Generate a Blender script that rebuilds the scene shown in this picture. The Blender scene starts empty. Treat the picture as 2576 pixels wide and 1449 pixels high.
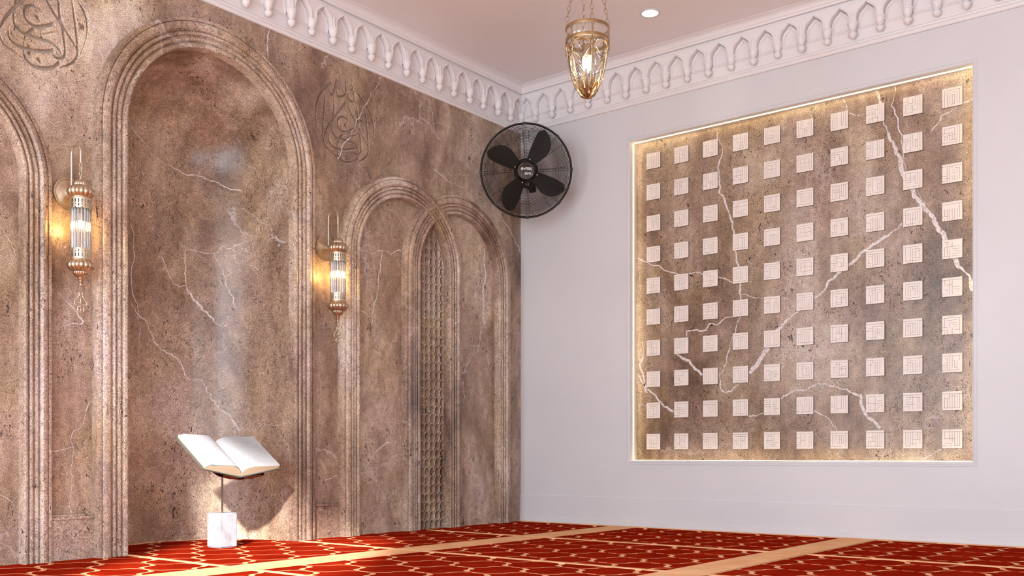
import bpy, bmesh, math, random
import numpy as np
from mathutils import Vector, Matrix
from mathutils.geometry import tessellate_polygon
PI = math.pi
sc = bpy.context.scene
COL = sc.collection
rnd = random.Random(7)

# ------------------------------------------------------------------ materials
class NT:
    def __init__(s, name):
        s.m = bpy.data.materials.new(name); s.m.use_nodes = True
        s.t = s.m.node_tree; s.t.nodes.clear()
        s.out = s.t.nodes.new('ShaderNodeOutputMaterial')
    def n(s, typ, **kw):
        nd = s.t.nodes.new(typ)
        for k, v in kw.items():
            if k in nd.inputs: s.set(nd.inputs[k], v)
            else: setattr(nd, k, v)
        return nd
    def set(s, sock, v):
        if isinstance(v, bpy.types.NodeSocket): s.t.links.new(v, sock)
        else: sock.default_value = v
    def pos(s, scale=(1, 1, 1)):
        g = s.n('ShaderNodeNewGeometry')
        mp = s.n('ShaderNodeMapping'); s.set(mp.inputs['Vector'], g.outputs['Position']); mp.inputs['Scale'].default_value = scale
        return mp.outputs[0]
    def obj(s, scale=(1, 1, 1)):
        g = s.n('ShaderNodeTexCoord')
        mp = s.n('ShaderNodeMapping'); s.set(mp.inputs['Vector'], g.outputs['Object']); mp.inputs['Scale'].default_value = scale
        return mp.outputs[0]
    def noise(s, v, scale, detail=3, rough=.55, dist=0):
        nd = s.n('ShaderNodeTexNoise'); s.set(nd.inputs['Vector'], v)
        nd.inputs['Scale'].default_value = scale; nd.inputs['Detail'].default_value = detail
        nd.inputs['Roughness'].default_value = rough; nd.inputs['Distortion'].default_value = dist
        return nd.outputs[0]
    def ramp(s, f, stops, interp='LINEAR'):
        nd = s.n('ShaderNodeValToRGB'); s.set(nd.inputs[0], f); cr = nd.color_ramp; cr.interpolation = interp
        while len(cr.elements) < len(stops): cr.elements.new(.5)
        for e, (p, c) in zip(cr.elements, stops):
            e.position = p; e.color = (c, c, c, 1) if not hasattr(c, '__len__') else (*c, 1)
        return nd.outputs[0]
    def mix(s, f, a, b, mode='MIX'):
        nd = s.n('ShaderNodeMix'); nd.data_type = 'RGBA'; nd.blend_type = mode
        for i, v in ((0, f), (6, a), (7, b)):
            if isinstance(v, (tuple, list)): v = (*v[:3], 1)
            elif i > 0 and isinstance(v, (int, float)): v = (v, v, v, 1)
            s.set(nd.inputs[i], v)
        return nd.outputs[2]
    def math(s, op, a, b=0.):
        nd = s.n('ShaderNodeMath'); nd.operation = op; s.set(nd.inputs[0], a); s.set(nd.inputs[1], b); return nd.outputs[0]
    def bump(s, h, strength=.3, dist=.002):
        nd = s.n('ShaderNodeBump'); s.set(nd.inputs['Height'], h); nd.inputs['Strength'].default_value = strength; nd.inputs['Distance'].default_value = dist
        return nd.outputs[0]
    def bsdf(s, color, rough=.5, metal=0., normal=None, spec=.5, **kw):
        b = s.n('ShaderNodeBsdfPrincipled')
        s.set(b.inputs['Base Color'], (*color, 1) if isinstance(color, tuple) else color)
        s.set(b.inputs['Roughness'], rough); b.inputs['Metallic'].default_value = metal
        b.inputs['Specular IOR Level'].default_value = spec
        if normal is not None: s.set(b.inputs['Normal'], normal)
        for k, v in kw.items(): s.set(b.inputs[k], v)
        return b.outputs[0]
    def done(s, sh): s.t.links.new(sh, s.out.inputs[0]); return s.m

def srgb(r, g, b):
    f = lambda c: (c/255/12.92) if c/255 < .04045 else ((c/255+.055)/1.055)**2.4
    return (f(r), f(g), f(b))

def stone(name, dark=0., seed=0., bumpy=.35, rough=.27, veins=1.):
    t = NT(name)
    g = t.n('ShaderNodeNewGeometry')
    mp = t.n('ShaderNodeMapping'); t.set(mp.inputs['Vector'], g.outputs['Position']); mp.inputs['Location'].default_value = (seed, seed*.7, seed*1.3)
    P = mp.outputs[0]
    mv = t.n('ShaderNodeMapping'); t.set(mv.inputs['Vector'], P); mv.inputs['Scale'].default_value = (1, 1, .45)
    PV = mv.outputs[0]
    big = t.noise(PV, 1.7, 4, .62, .8)
    base = t.ramp(big, [(.30, (.150, .087, .060)), (.43, (.315, .212, .155)), (.55, (.46, .340, .268)), (.70, (.66, .548, .47))])
    mid = t.noise(PV, 9, 4, .68, .5)
    base = t.mix(.55, base, t.ramp(mid, [(.28, .30), (.5, .5), (.72, .72)]), 'OVERLAY')
    fine = t.noise(P, 30, 3, .65, .6)
    base = t.mix(.5, base, t.ramp(fine, [(.32, .30), (.5, .5), (.68, .70)]), 'OVERLAY')
    mv2 = t.n('ShaderNodeMapping'); t.set(mv2.inputs['Vector'], P); mv2.inputs['Scale'].default_value = (1, 1, .7)
    sp = t.noise(mv2.outputs[0], 235, 2, .8)
    base = t.mix(1., base, t.ramp(sp, [(.33, .30), (.45, .85), (.54, 1.08), (.66, 1.75)]), 'MULTIPLY')
    base = t.mix(1., base, t.ramp(t.noise(P, 2.2, 4, .6), [(.36, (.99, .95, 1.0)), (.5, (1., .99, .97)), (.64, (1.04, 1.02, .88))]), 'MULTIPLY')
    # dark pits in the travertine, elongated and curled
    pit = t.math('MAXIMUM', t.noise(PV, 46, 2, .5, 1.6), t.math('ADD', t.noise(P, 92, 2, .5, 1.4), .012))
    pm = t.ramp(pit, [(.645, 0), (.68, 1)])
    gate = t.ramp(t.noise(P, 5.5, 2), [(.42, .12), (.6, 1)])
    pm = t.math('MULTIPLY', pm, gate)
    base = t.mix(pm, base, (.062, .032, .026))
    # pale grains
    gr = t.noise(P, 60, 2, .5, 1.)
    base = t.mix(t.ramp(gr, [(.70, 0), (.74, .65)]), base, (.58, .48, .44))
    # pale calcite cracks
    wob = t.n('ShaderNodeMix'); wob.data_type = 'VECTOR'; wob.blend_type = 'MIX' if hasattr(wob, 'blend_type') else None
    nz = t.n('ShaderNodeTexNoise'); t.set(nz.inputs['Vector'], P); nz.inputs['Scale'].default_value = 2.6; nz.inputs['Detail'].default_value = 5; nz.inputs['Roughness'].default_value = .62
    off = t.n('ShaderNodeVectorMath'); off.operation = 'MULTIPLY_ADD'; t.set(off.inputs[0], nz.outputs['Color']); off.inputs[1].default_value = (.5, .5, .5); t.set(off.inputs[2], P)
    vd = None
    for scl, wd, ms, lo in ((.95, .0032, 1.3, .53), (2.1, .0026, 2.1, .60)):
        vo = t.n('ShaderNodeTexVoronoi'); vo.feature = 'DISTANCE_TO_EDGE'; t.set(vo.inputs['Vector'], off.outputs[0]); vo.inputs['Scale'].default_value = scl
        line = t.ramp(vo.outputs['Distance'], [(0, 1), (wd, .8), (wd*2.4, 0)])
        line = t.math('MULTIPLY', line, t.ramp(t.noise(P, ms, 2), [(lo, 0), (lo+.05, .8*veins)]))
        vd = line if vd is None else t.math('MAXIMUM', vd, line)
    base = t.mix(vd, base, (.62, .53, .51))
    if dark: base = t.mix(dark, base, t.mix(1., base, (.40, .33, .28), 'MULTIPLY'), 'MIX')
    h = t.math('SUBTRACT', t.mix(.5, sp, mid), pm)
    nrm = t.bump(h, bumpy, .004)
    r = t.math('ADD', t.math('MULTIPLY', mid, .16), rough-.08)
    return t.done(t.bsdf(base, r, 0, nrm, .5))

def plaster(name, col, rough=.45, bs=.05, sc_=240):
    t = NT(name); P = t.pos()
    c = t.mix(.06, col, t.ramp(t.noise(P, 1.5, 4), [(.3, .2), (.7, .9)]))
    return t.done(t.bsdf(c, rough, 0, t.bump(t.noise(P, sc_, 2), bs, .001), .4))

def metal(name, col, rough=.3, var=.15, scale=30):
    t = NT(name); P = t.obj()
    n = t.noise(P, scale, 4, .6)
    c = t.mix(var, col, t.ramp(n, [(.3, (.02, .015, .01)), (.7, tuple(min(1, x*1.3) for x in col))]))
    return t.done(t.bsdf(c, t.math('ADD', t.math('MULTIPLY', n, .15), rough-.07), 1., t.bump(n, .04, .001)))

def simple(name, col, rough=.5, metal_=0., var=.08, scale=40, spec=.5, bs=.03):
    t = NT(name); P = t.obj()
    n = t.noise(P, scale, 3)
    c = t.mix(var, col, t.ramp(n, [(.3, tuple(x*.5 for x in col)), (.7, tuple(min(1, x*1.25) for x in col))]))
    return t.done(t.bsdf(c, rough, metal_, t.bump(n, bs, .001), spec))

def emit(name, col, strength):
    t = NT(name); e = t.n('ShaderNodeEmission'); e.inputs[0].default_value = (*col, 1); e.inputs[1].default_value = strength
    return t.done(e.outputs[0])

def clear_glass(name, tint=(1, 1, 1), gloss=.16):
    t = NT(name)
    tr = t.n('ShaderNodeBsdfTransparent'); tr.inputs[0].default_value = (*tint, 1)
    gl = t.n('ShaderNodeBsdfGlossy'); gl.inputs['Roughness'].default_value = .04
    fr = t.n('ShaderNodeLayerWeight'); fr.inputs[0].default_value = .35
    n = t.noise(t.obj(), 30, 2)
    f = t.math('ADD', t.math('MULTIPLY', fr.outputs['Fresnel'], .75), t.math('MULTIPLY', n, gloss))
    mx = t.n('ShaderNodeMixShader'); t.set(mx.inputs[0], f); t.set(mx.inputs[1], tr.outputs[0]); t.set(mx.inputs[2], gl.outputs[0])
    return t.done(mx.outputs[0])

M = {}
M['stone'] = stone('travertine')
M['niche'] = stone('travertine_niche', .10, 3.1, .22, .19)
M['frame'] = stone('travertine_frame', 0, 5.7, .35, .28, .8)
M['panelstone'] = stone('travertine_panel', .30, 9.3, .40, .15, .7)
M['lattice'] = stone('travertine_lattice', 0, 2.2, .2, .35, 0.)
t = NT('calcite'); P = t.pos(); M['vein'] = t.done(t.bsdf(t.ramp(t.noise(P, 70, 4), [(.30, (.34, .25, .21)), (.42, (.60, .51, .49)), (.54, (.76, .70, .70)), (.66, (.84, .80, .81))]), .4))
M['white'] = plaster('white_plaster', (.70, .69, .725), .42, .05)
M['cornice'] = plaster('cornice_plaster', (.85, .81, .835), .38, .04)
t = NT('diaper_plaster'); P = t.pos()
vo = t.n('ShaderNodeTexVoronoi'); t.set(vo.inputs['Vector'], P); vo.inputs['Scale'].default_value = 95
M['diaper'] = t.done(t.bsdf((.85, .81, .835), .42, 0, t.bump(vo.outputs['Distance'], .35, .0012)))
M['ceiling'] = plaster('ceiling_paint', (.92, .87, .90), .6, .03)
M['brass'] = metal('aged_brass', (.60, .475, .345), .36, .25)
M['pale_brass'] = metal('brushed_pale_brass', (.72, .62, .47), .42, .12)
M['bronze'] = metal('dark_bronze', (.46, .32, .18), .36, .35)
M['glass'] = clear_glass('clear_glass', (.97, .97, .97))
M['crystal'] = clear_glass('crystal', (1, .985, .95), .32)
M['bulb'] = emit('lit_bulb', (1., .60, .18), 380)
M['bulb2'] = emit('lit_candle_bulb', (1., .72, .32), 110)
M['spot'] = emit('lit_downlight', (1., .86, .62), 14)
M['led'] = emit('led_tape', (1., .76, .36), 14)
M['fanblack'] = simple('fan_black_paint', (.014, .009, .008), .45, 0, .2, 40, .35)
M['fanblade'] = simple('fan_blade_black', (.012, .008, .006), .55, 0, .15, 60, .3)
M['hubgloss'] = simple('fan_hub_dark', (.022, .014, .012), .22, .6, .1)
M['chrome'] = metal('chrome', (.8, .75, .7), .18, .05)
M['ink_white'] = simple('white_print', (.85, .83, .83), .5)
M['tile'] = simple('tile_cream', (.84, .755, .71), .42, 0, .05, 25)
M['groove'] = simple('tile_groove', (.19, .135, .11), .7, 0, .05)
M['marble'] = None
t = NT('white_marble'); P = t.obj()
n = t.noise(P, 9, 8, .65, 1.4)
M['marble'] = t.done(t.bsdf(t.ramp(n, [(.36, (.28, .28, .31)), (.47, (.37, .37, .41)), (.6, (.39, .39, .43))]), .35, 0, t.bump(n, .03, .002)))
M['cover'] = simple('book_cover_grey', (.10, .095, .088), .55, 0, .25, 60)
M['darkplate'] = metal('dark_copper_plate', (.20, .085, .05), .3, .2)
M['pole'] = metal('dark_pole', (.16, .11, .09), .3, .1)
t = NT('page_edges'); P = t.obj((1, 1, 1))
w = t.n('ShaderNodeTexWave'); w.wave_type = 'BANDS'; w.bands_direction = 'Z'; t.set(w.inputs['Vector'], P); w.inputs['Scale'].default_value = 130; w.inputs['Distortion'].default_value = 1.2
M['pageedge'] = t.done(t.bsdf(t.ramp(w.outputs[0], [(.2, (.46, .38, .25)), (.7, (.66, .58, .43))]), .8))
# printed page: rows of small script and an ornamental heading
t = NT('printed_page'); tc = t.n('ShaderNodeTexCoord'); sx = t.n('ShaderNodeSeparateXYZ'); t.set(sx.inputs[0], tc.outputs['Object'])
u, v = sx.outputs[0], sx.outputs[1]
row = t.math('FRACT', t.math('MULTIPLY', v, 52.))
inrow = t.math('MULTIPLY', t.math('GREATER_THAN', row, .34), t.math('LESS_THAN', row, .66))
mpn = t.n('ShaderNodeMapping'); t.set(mpn.inputs['Vector'], tc.outputs['Object']); mpn.inputs['Scale'].default_value = (1, .45, 1)
sq = t.math('GREATER_THAN', t.noise(mpn.outputs[0], 210, 2), .52)
au = t.math('ABSOLUTE', u)
area = t.math('MULTIPLY', t.math('MULTIPLY', t.math('GREATER_THAN', au, .05), t.math('LESS_THAN', au, .215)), t.math('MULTIPLY', t.math('GREATER_THAN', v, .03), t.math('LESS_THAN', v, .205)))
txt = t.math('MULTIPLY', t.math('MULTIPLY', inrow, sq), area)
hd = t.math('MULTIPLY', t.math('MULTIPLY', t.math('GREATER_THAN', u, .07), t.math('LESS_THAN', u, .185)), t.math('MULTIPLY', t.math('GREATER_THAN', v, .222), t.math('LESS_THAN', v, .243)))
hole = t.math('MULTIPLY', t.math('MULTIPLY', t.math('GREATER_THAN', u, .095), t.math('LESS_THAN', u, .16)), t.math('MULTIPLY', t.math('GREATER_THAN', v, .228), t.math('LESS_THAN', v, .237)))
hd = t.math('SUBTRACT', hd, hole)
c = t.mix(t.math('MULTIPLY', txt, .55), (.47, .475, .50), (.22, .22, .24))
c = t.mix(t.math('MULTIPLY', hd, .75), c, (.45, .40, .40))
M['page'] = t.done(t.bsdf(c, .7))
def carpet_mat(name, col, hi):
    t = NT(name); P = t.pos((1, 1, 1))
    n1 = t.noise(P, 5, 4); n2 = t.noise(P, 420, 2); n3 = t.noise(t.pos((1, .25, 1)), 60, 3)
    c = t.mix(t.ramp(n1, [(.35, 0), (.65, 1)]), col, hi)
    c = t.mix(.5, c, t.ramp(t.mix(.5, n2, n3), [(.35, .35), (.65, .65)]), 'OVERLAY')
    b = t.bsdf(c, 1., 0, t.bump(n2, .5, .003), .0)
    return t.done(b)
M['carpet_red'] = carpet_mat('red_pile', (.225, .0095, .003), (.31, .018, .005))
M['carpet_cream'] = carpet_mat('cream_pile', (.80, .42, .215), (.88, .53, .29))
M['stitch'] = simple('stitch_dark', (.12, .055, .02), .9)
M['bounce_paving'] = simple('pale_bounce_paving', (.62, .60, .57), .9, 0, .2, 3)  # made pale to throw daylight up at the ceiling
M['leaf'] = simple('hedge_leaves', (.22, .42, .06), .8, 0, .5, 14)
M['winframe'] = simple('window_frame_white', (.7, .69, .68), .4)

# ------------------------------------------------------------------ mesh helpers
class MB:
    def __init__(s): s.v = []; s.f = []; s.m = []; s.mi = 0; s.T = None
    def add(s, verts, faces):
        b = len(s.v)
        if s.T is not None: verts = [s.T @ Vector(p) for p in verts]
        s.v += [tuple(p) for p in verts]
        for f in faces: s.f.append(tuple(i+b for i in f)); s.m.append(s.mi)
    def box(s, x0, x1, y0, y1, z0, z1):
        s.add([(x0,y0,z0),(x1,y0,z0),(x1,y1,z0),(x0,y1,z0),(x0,y0,z1),(x1,y0,z1),(x1,y1,z1),(x0,y1,z1)],
              [(0,3,2,1),(4,5,6,7),(0,1,5,4),(1,2,6,5),(2,3,7,6),(3,0,4,7)])
    def lathe(s, prof, n=32, lobes=0, amp=0., twist=0., c=(0, 0, 0)):
        vs = []; fs = []
        for r, z in prof:
            for i in range(n):
                a = 2*PI*i/n; rr = r
                if lobes: rr = r*(1 + amp*(abs(math.cos(lobes*.5*(a + twist*z)))-.6))
                vs.append((c[0]+rr*math.cos(a), c[1]+rr*math.sin(a), c[2]+z))
        for k in range(len(prof)-1):
            for i in range(n):
                j = (i+1) % n
                fs.append((k*n+i, k*n+j, (k+1)*n+j, (k+1)*n+i))
        s.add(vs, fs)
    def grid(s, rows, closed=False):
        n = len(rows[0]); vs = [p for r in rows for p in r]; fs = []
        for k in range(len(rows)-1):
            for i in range(n if closed else n-1):
                j = (i+1) % n
                fs.append((k*n+i, k*n+j, (k+1)*n+j, (k+1)*n+i))
        s.add(vs, fs)
    def tube(s, pts, r, n=8, closed=False, cap=True):
        pts = [Vector(p) for p in pts]; m = len(pts); rows = []
        rs = r if hasattr(r, '__len__') else [r]*m
        up = None
        for i, p in enumerate(pts):
            if closed: d = pts[(i+1) % m]-pts[i-1]
            else: d = pts[min(i+1, m-1)]-pts[max(i-1, 0)]
            d.normalize()
            if up is None:
                up = Vector((0, 0, 1)) if abs(d.z) < .9 else Vector((1, 0, 0))
            a = d.cross(up)
            if a.length < 1e-6: a = d.orthogonal()
            a.normalize(); b = d.cross(a).normalized(); up = -b if (-b).dot(up) > 0 else b
            b = a.cross(d)
            rows.append([p + a*math.cos(2*PI*k/n)*rs[i] + b*math.sin(2*PI*k/n)*rs[i] for k in range(n)])
        if closed: rows.append(rows[0])
        s.grid(rows, True)
        if cap and not closed:
            s.add(rows[0], [tuple(range(n))]); s.add(rows[-1], [tuple(reversed(range(n)))])
    def prism(s, outline, z0, z1):
        n = len(outline)
        vs = [(x, y, z0) for x, y in outline] + [(x, y, z1) for x, y in outline]
        fs = [(i, (i+1) % n, n+(i+1) % n, n+i) for i in range(n)]
        tri = tessellate_polygon([[Vector((x, y, 0)) for x, y in outline]])
        fs += [tuple(reversed(q)) for q in tri] + [tuple(i+n for i in q) for q in tri]
        s.add(vs, fs)
    def build(s, name, mats, parent=None, smooth=False, loc=None, fix=True, kind=None):
        me = bpy.data.meshes.new(name); me.from_pydata(s.v, [], s.f)
        mats = mats if isinstance(mats, (list, tuple)) else [mats]
        for m in mats: me.materials.append(m)
        if len(mats) > 1: me.polygons.foreach_set('material_index', s.m)
        if fix:
            bm = bmesh.new(); bm.from_mesh(me); bmesh.ops.remove_doubles(bm, verts=bm.verts, dist=2e-5)
            bmesh.ops.recalc_face_normals(bm, faces=bm.faces); bm.to_mesh(me); bm.free()
        if smooth is True: me.polygons.foreach_set('use_smooth', [True]*len(me.polygons))
        elif smooth:
            me.polygons.foreach_set('use_smooth', [True]*len(me.polygons)); me.set_sharp_from_angle(angle=math.radians(smooth))
        me.update()
        o = bpy.data.objects.new(name, me); COL.objects.link(o)
        if parent: o.parent = parent
        if loc: o.location = loc
        if kind: o['kind'] = kind
        return o

def thing(name, loc, label, cat, group=None, rotz=0):
    o = bpy.data.objects.new(name, None); o.empty_display_size = .1; COL.objects.link(o)
    o.location = loc; o.rotation_euler = (0, 0, rotz); tag(o, label, cat, group); return o
def tag(o, label, cat, group=None):
    o['label'] = label; o['category'] = cat
    if group: o['group'] = group
    return o
def dup(src, parent, loc=None):
    c = src.copy(); COL.objects.link(c); c.parent = parent
    if loc is not None: c.location = loc
    return c
def plate(mb, outer, holes, to3, depthvec):
    """flat slab with holes: outline in 2D mapped to 3D by to3, thickened by depthvec"""
    loops = [outer]+holes; flat = [p for l in loops for p in l]
    tri = tessellate_polygon([[Vector((x, y, 0)) for x, y in l] for l in loops])
    A = [to3(*p) for p in flat]; B = [tuple(Vector(a)+Vector(depthvec)) for a in A]; n = len(flat)
    fs = [tuple(q) for q in tri]+[tuple(i+n for i in reversed(q)) for q in tri]; b = 0
    for l in loops:
        m = len(l); fs += [(b+i, b+(i+1) % m, n+b+(i+1) % m, n+b+i) for i in range(m)]; b += m
    mb.add(A+B, fs)

# ------------------------------------------------------------------ dimensions
CEIL = 3.265
CX, RI, RO, SPR = -2.7235, .519, .678, 2.14       # prayer niche
PCX = -1.0048                                      # paired arches
XL, YB = -6.4, -7.0                                # window wall and rear wall
MEDX = -1.773
PR_I, PR_O, PSPR, HD = .415, .55, 1.755, .2738     # paired arch radii, springing height, half spacing
VEINS = [('w',0.0026,[(-3.48,2.682),(-3.44,2.652),(-3.408,2.6),(-3.378,2.539),(-3.359,2.469),(-3.343,2.428)]),('w',0.0041,[(-2.339,2.927),(-2.355,2.863),(-2.35,2.76)]),('w',0.0027,[(-1.465,2.923),(-1.475,2.883),(-1.51,2.835),(-1.582,2.726),(-1.646,2.62),(-1.69,2.539),(-1.762,2.437),(-1.833,2.312)]),('w',0.0018,[(-1.016,2.91),(-0.999,2.852),(-0.975,2.751),(-0.951,2.687)]),('w',0.0019,[(-0.971,2.752),(-0.867,2.789),(-0.781,2.783),(-0.71,2.749)]),('w',0.0021,[(-0.967,2.447),(-0.867,2.415),(-0.777,2.391),(-0.638,2.396)]),('w',0.0021,[(-0.847,2.502),(-0.822,2.45),(-0.764,2.438),(-0.697,2.473),(-0.638,2.475)]),('w',0.0024,[(-1.478,2.102),(-1.415,2.086),(-1.354,2.088),(-1.295,2.042),(-1.233,1.996)]),('w',0.0026,[(-1.633,1.784),(-1.578,1.788),(-1.53,1.778),(-1.454,1.811),(-1.404,1.816),(-1.375,1.798),(-1.284,1.838)]),('w',0.0028,[(-1.454,1.808),(-1.468,1.714),(-1.485,1.572),(-1.52,1.469),(-1.548,1.327)]),('w',0.0034,[(-1.633,1.4),(-1.596,1.397),(-1.568,1.372),(-1.541,1.403)]),('w',0.0052,[(-0.427,1.998),(-0.432,1.871),(-0.445,1.711),(-0.45,1.55),(-0.432,1.443)]),('w',0.002,[(-0.346,2.325),(-0.216,2.237),(-0.088,2.138),(-0.01,2.035)]),('w',0.0022,[(-1.996,0.345),(-1.931,0.351),(-1.833,0.374)]),('w',0.0023,[(-1.613,0.388),(-1.534,0.5),(-1.425,0.577),(-1.314,0.58)]),('w',0.0026,[(-3.408,0.758),(-3.436,0.69),(-3.462,0.63),(-3.49,0.62),(-3.496,0.511),(-3.502,0.394),(-3.504,0.225)]),('w',0.0021,[(-3.603,0.519),(-3.54,0.528),(-3.496,0.54)]),('w',0.0025,[(-3.575,1.275),(-3.535,1.235),(-3.476,1.185),(-3.446,1.146),(-3.462,1.129),(-3.506,1.128),(-3.556,1.106)]),('w',0.0017,[(-1.742,2.245),(-1.696,2.219),(-1.646,2.18)]),('w',0.0016,[(-3.836,1.531),(-3.801,1.483),(-3.77,1.416)]),('w',0.002,[(-3.836,0.321),(-3.809,0.307),(-3.783,0.288),(-3.772,0.264)]),('n',0.0021,[(-2.955,0.424,2.33),(-2.884,0.471,2.286),(-2.8,0.502,2.249),(-2.752,0.515,2.202),(-2.693,0.517,2.178),(-2.625,0.509,2.162),(-2.543,0.487,2.137),(-2.516,0.476,2.144),(-2.474,0.455,2.14),(-2.433,0.43,2.117),(-2.373,0.383,2.089),(-2.306,0.309,2.067)]),('n',0.0021,[(-2.305,0.307,1.961),(-2.28,0.269,1.934),(-2.258,0.229,1.904),(-2.236,0.179,1.865),(-2.219,0.123,1.804),(-2.207,0.051,1.741)]),('n',0.0037,[(-2.565,0.494,1.695),(-2.512,0.474,1.701),(-2.47,0.453,1.694),(-2.421,0.421,1.688),(-2.385,0.393,1.74),(-2.357,0.367,1.722),(-2.306,0.309,1.754)]),('n',0.0021,[(-2.565,0.494,1.695),(-2.56,0.493,1.607),(-2.556,0.491,1.499)]),('n',0.0048,[(-2.722,0.519,1.645),(-2.687,0.518,1.614),(-2.656,0.515,1.54),(-2.625,0.51,1.491),(-2.584,0.5,1.482),(-2.556,0.491,1.492),(-2.533,0.483,1.445),(-2.512,0.474,1.405),(-2.474,0.455,1.356),(-2.439,0.434,1.321),(-2.406,0.411,1.273),(-2.365,0.375,1.263)]),('n',0.0037,[(-2.916,0.482,1.347),(-2.87,0.498,1.296),(-2.794,0.514,1.252),(-2.76,0.518,1.179),(-2.727,0.519,1.13),(-2.67,0.516,1.087),(-2.602,0.505,1.055),(-2.578,0.498,1.019),(-2.539,0.485,0.942),(-2.512,0.474,0.943),(-2.474,0.455,0.94),(-2.454,0.444,0.896),(-2.433,0.43,0.836),(-2.395,0.402,0.775),(-2.352,0.362,0.738),(-2.332,0.34,0.688),(-2.312,0.317,0.646)]),('n',0.0021,[(-2.419,0.42,1.684),(-2.401,0.406,1.64),(-2.378,0.388,1.592),(-2.352,0.362,1.468),(-2.327,0.335,1.374)]),('n',0.0025,[(-2.916,0.482,1.791),(-2.894,0.49,1.663),(-2.909,0.485,1.527),(-2.9,0.488,1.396),(-2.864,0.499,1.268),(-2.856,0.502,1.046)]),('n',0.0021,[(-2.305,0.307,1.643),(-2.276,0.263,1.623),(-2.252,0.218,1.593)]),('p',0.0041,[(-1.558,2.691),(-1.575,2.669),(-1.589,2.6),(-1.618,2.557),(-1.61,2.467),(-1.595,2.372),(-1.598,2.247),(-1.653,2.141),(-1.678,2.071),(-1.695,2.032),(-1.704,1.95),(-1.721,1.815),(-1.74,1.737),(-1.751,1.616),(-1.757,1.514)]),('p',0.003,[(-1.751,1.405),(-1.712,1.301),(-1.675,1.199),(-1.633,1.081),(-1.595,1.031)]),('p',0.0024,[(-0.966,1.888),(-1.043,1.845),(-1.132,1.815),(-1.219,1.763),(-1.362,1.73),(-1.425,1.734),(-1.476,1.715),(-1.598,1.68),(-1.692,1.638)]),('p',0.0023,[(-1.763,1.552),(-1.848,1.52),(-1.906,1.507),(-2.069,1.493),(-2.119,1.493)]),('p',0.0035,[(-1.356,1.304),(-1.356,1.342),(-1.41,1.343),(-1.502,1.336),(-1.537,1.381),(-1.578,1.365),(-1.618,1.393),(-1.698,1.41)]),('p',0.0093,[(-2.147,1.406),(-2.105,1.384),(-2.056,1.341),(-2.013,1.304),(-1.936,1.177),(-1.876,1.099),(-1.813,1.033)]),('p',0.0061,[(-2.775,1.866),(-2.721,1.827),(-2.667,1.795),(-2.606,1.765),(-2.569,1.736),(-2.511,1.693),(-2.465,1.662),(-2.392,1.615),(-2.328,1.559),(-2.245,1.483)]),('p',0.0091,[(-2.623,2.687),(-2.644,2.623),(-2.67,2.472),(-2.702,2.387),(-2.739,2.295),(-2.771,2.205),(-2.803,2.122),(-2.845,2.012),(-2.901,1.934),(-2.952,1.875),(-2.978,1.807),(-3.015,1.738),(-3.075,1.612),(-3.115,1.548),(-3.153,1.481),(-3.167,1.436)]),('p',0.0026,[(-2.739,2.695),(-2.716,2.58),(-2.753,2.488),(-2.778,2.321),(-2.803,2.166),(-2.863,2.046),(-2.925,1.948)]),('p',0.0037,[(-1.011,1.294),(-0.988,1.137),(-1.03,1.017),(-1.049,0.933)]),('p',0.0061,[(-0.969,1.076),(-1.046,0.961),(-1.163,0.86),(-1.256,0.797)]),('p',0.006,[(-1.262,1.203),(-1.377,1.141),(-1.422,1.08),(-1.473,1.037)]),('p',0.0047,[(-1.595,1.031),(-1.624,0.924),(-1.687,0.921),(-1.737,0.964)]),('p',0.0046,[(-1.807,0.756),(-1.909,0.771)]),('p',0.0064,[(-2.029,0.857),(-2.113,0.904),(-2.204,0.913),(-2.275,0.944),(-2.357,0.924),(-2.446,0.905),(-2.533,0.863),(-2.559,0.749),(-2.649,0.662)]),('p',0.0021,[(-2.778,0.498),(-2.807,0.523),(-2.839,0.509),(-2.852,0.474)]),('p',0.0031,[(-2.877,0.474),(-2.949,0.509),(-2.997,0.534)]),('p',0.0027,[(-2.424,2.677),(-2.448,2.611),(-2.497,2.564),(-2.557,2.556)]),('p',0.003,[(-2.938,2.377),(-2.999,2.456),(-3.085,2.494),(-3.167,2.514)]),('p',0.0033,[(-2.173,0.812),(-2.275,0.759),(-2.35,0.708),(-2.399,0.634),(-2.436,0.561)])]
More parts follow.
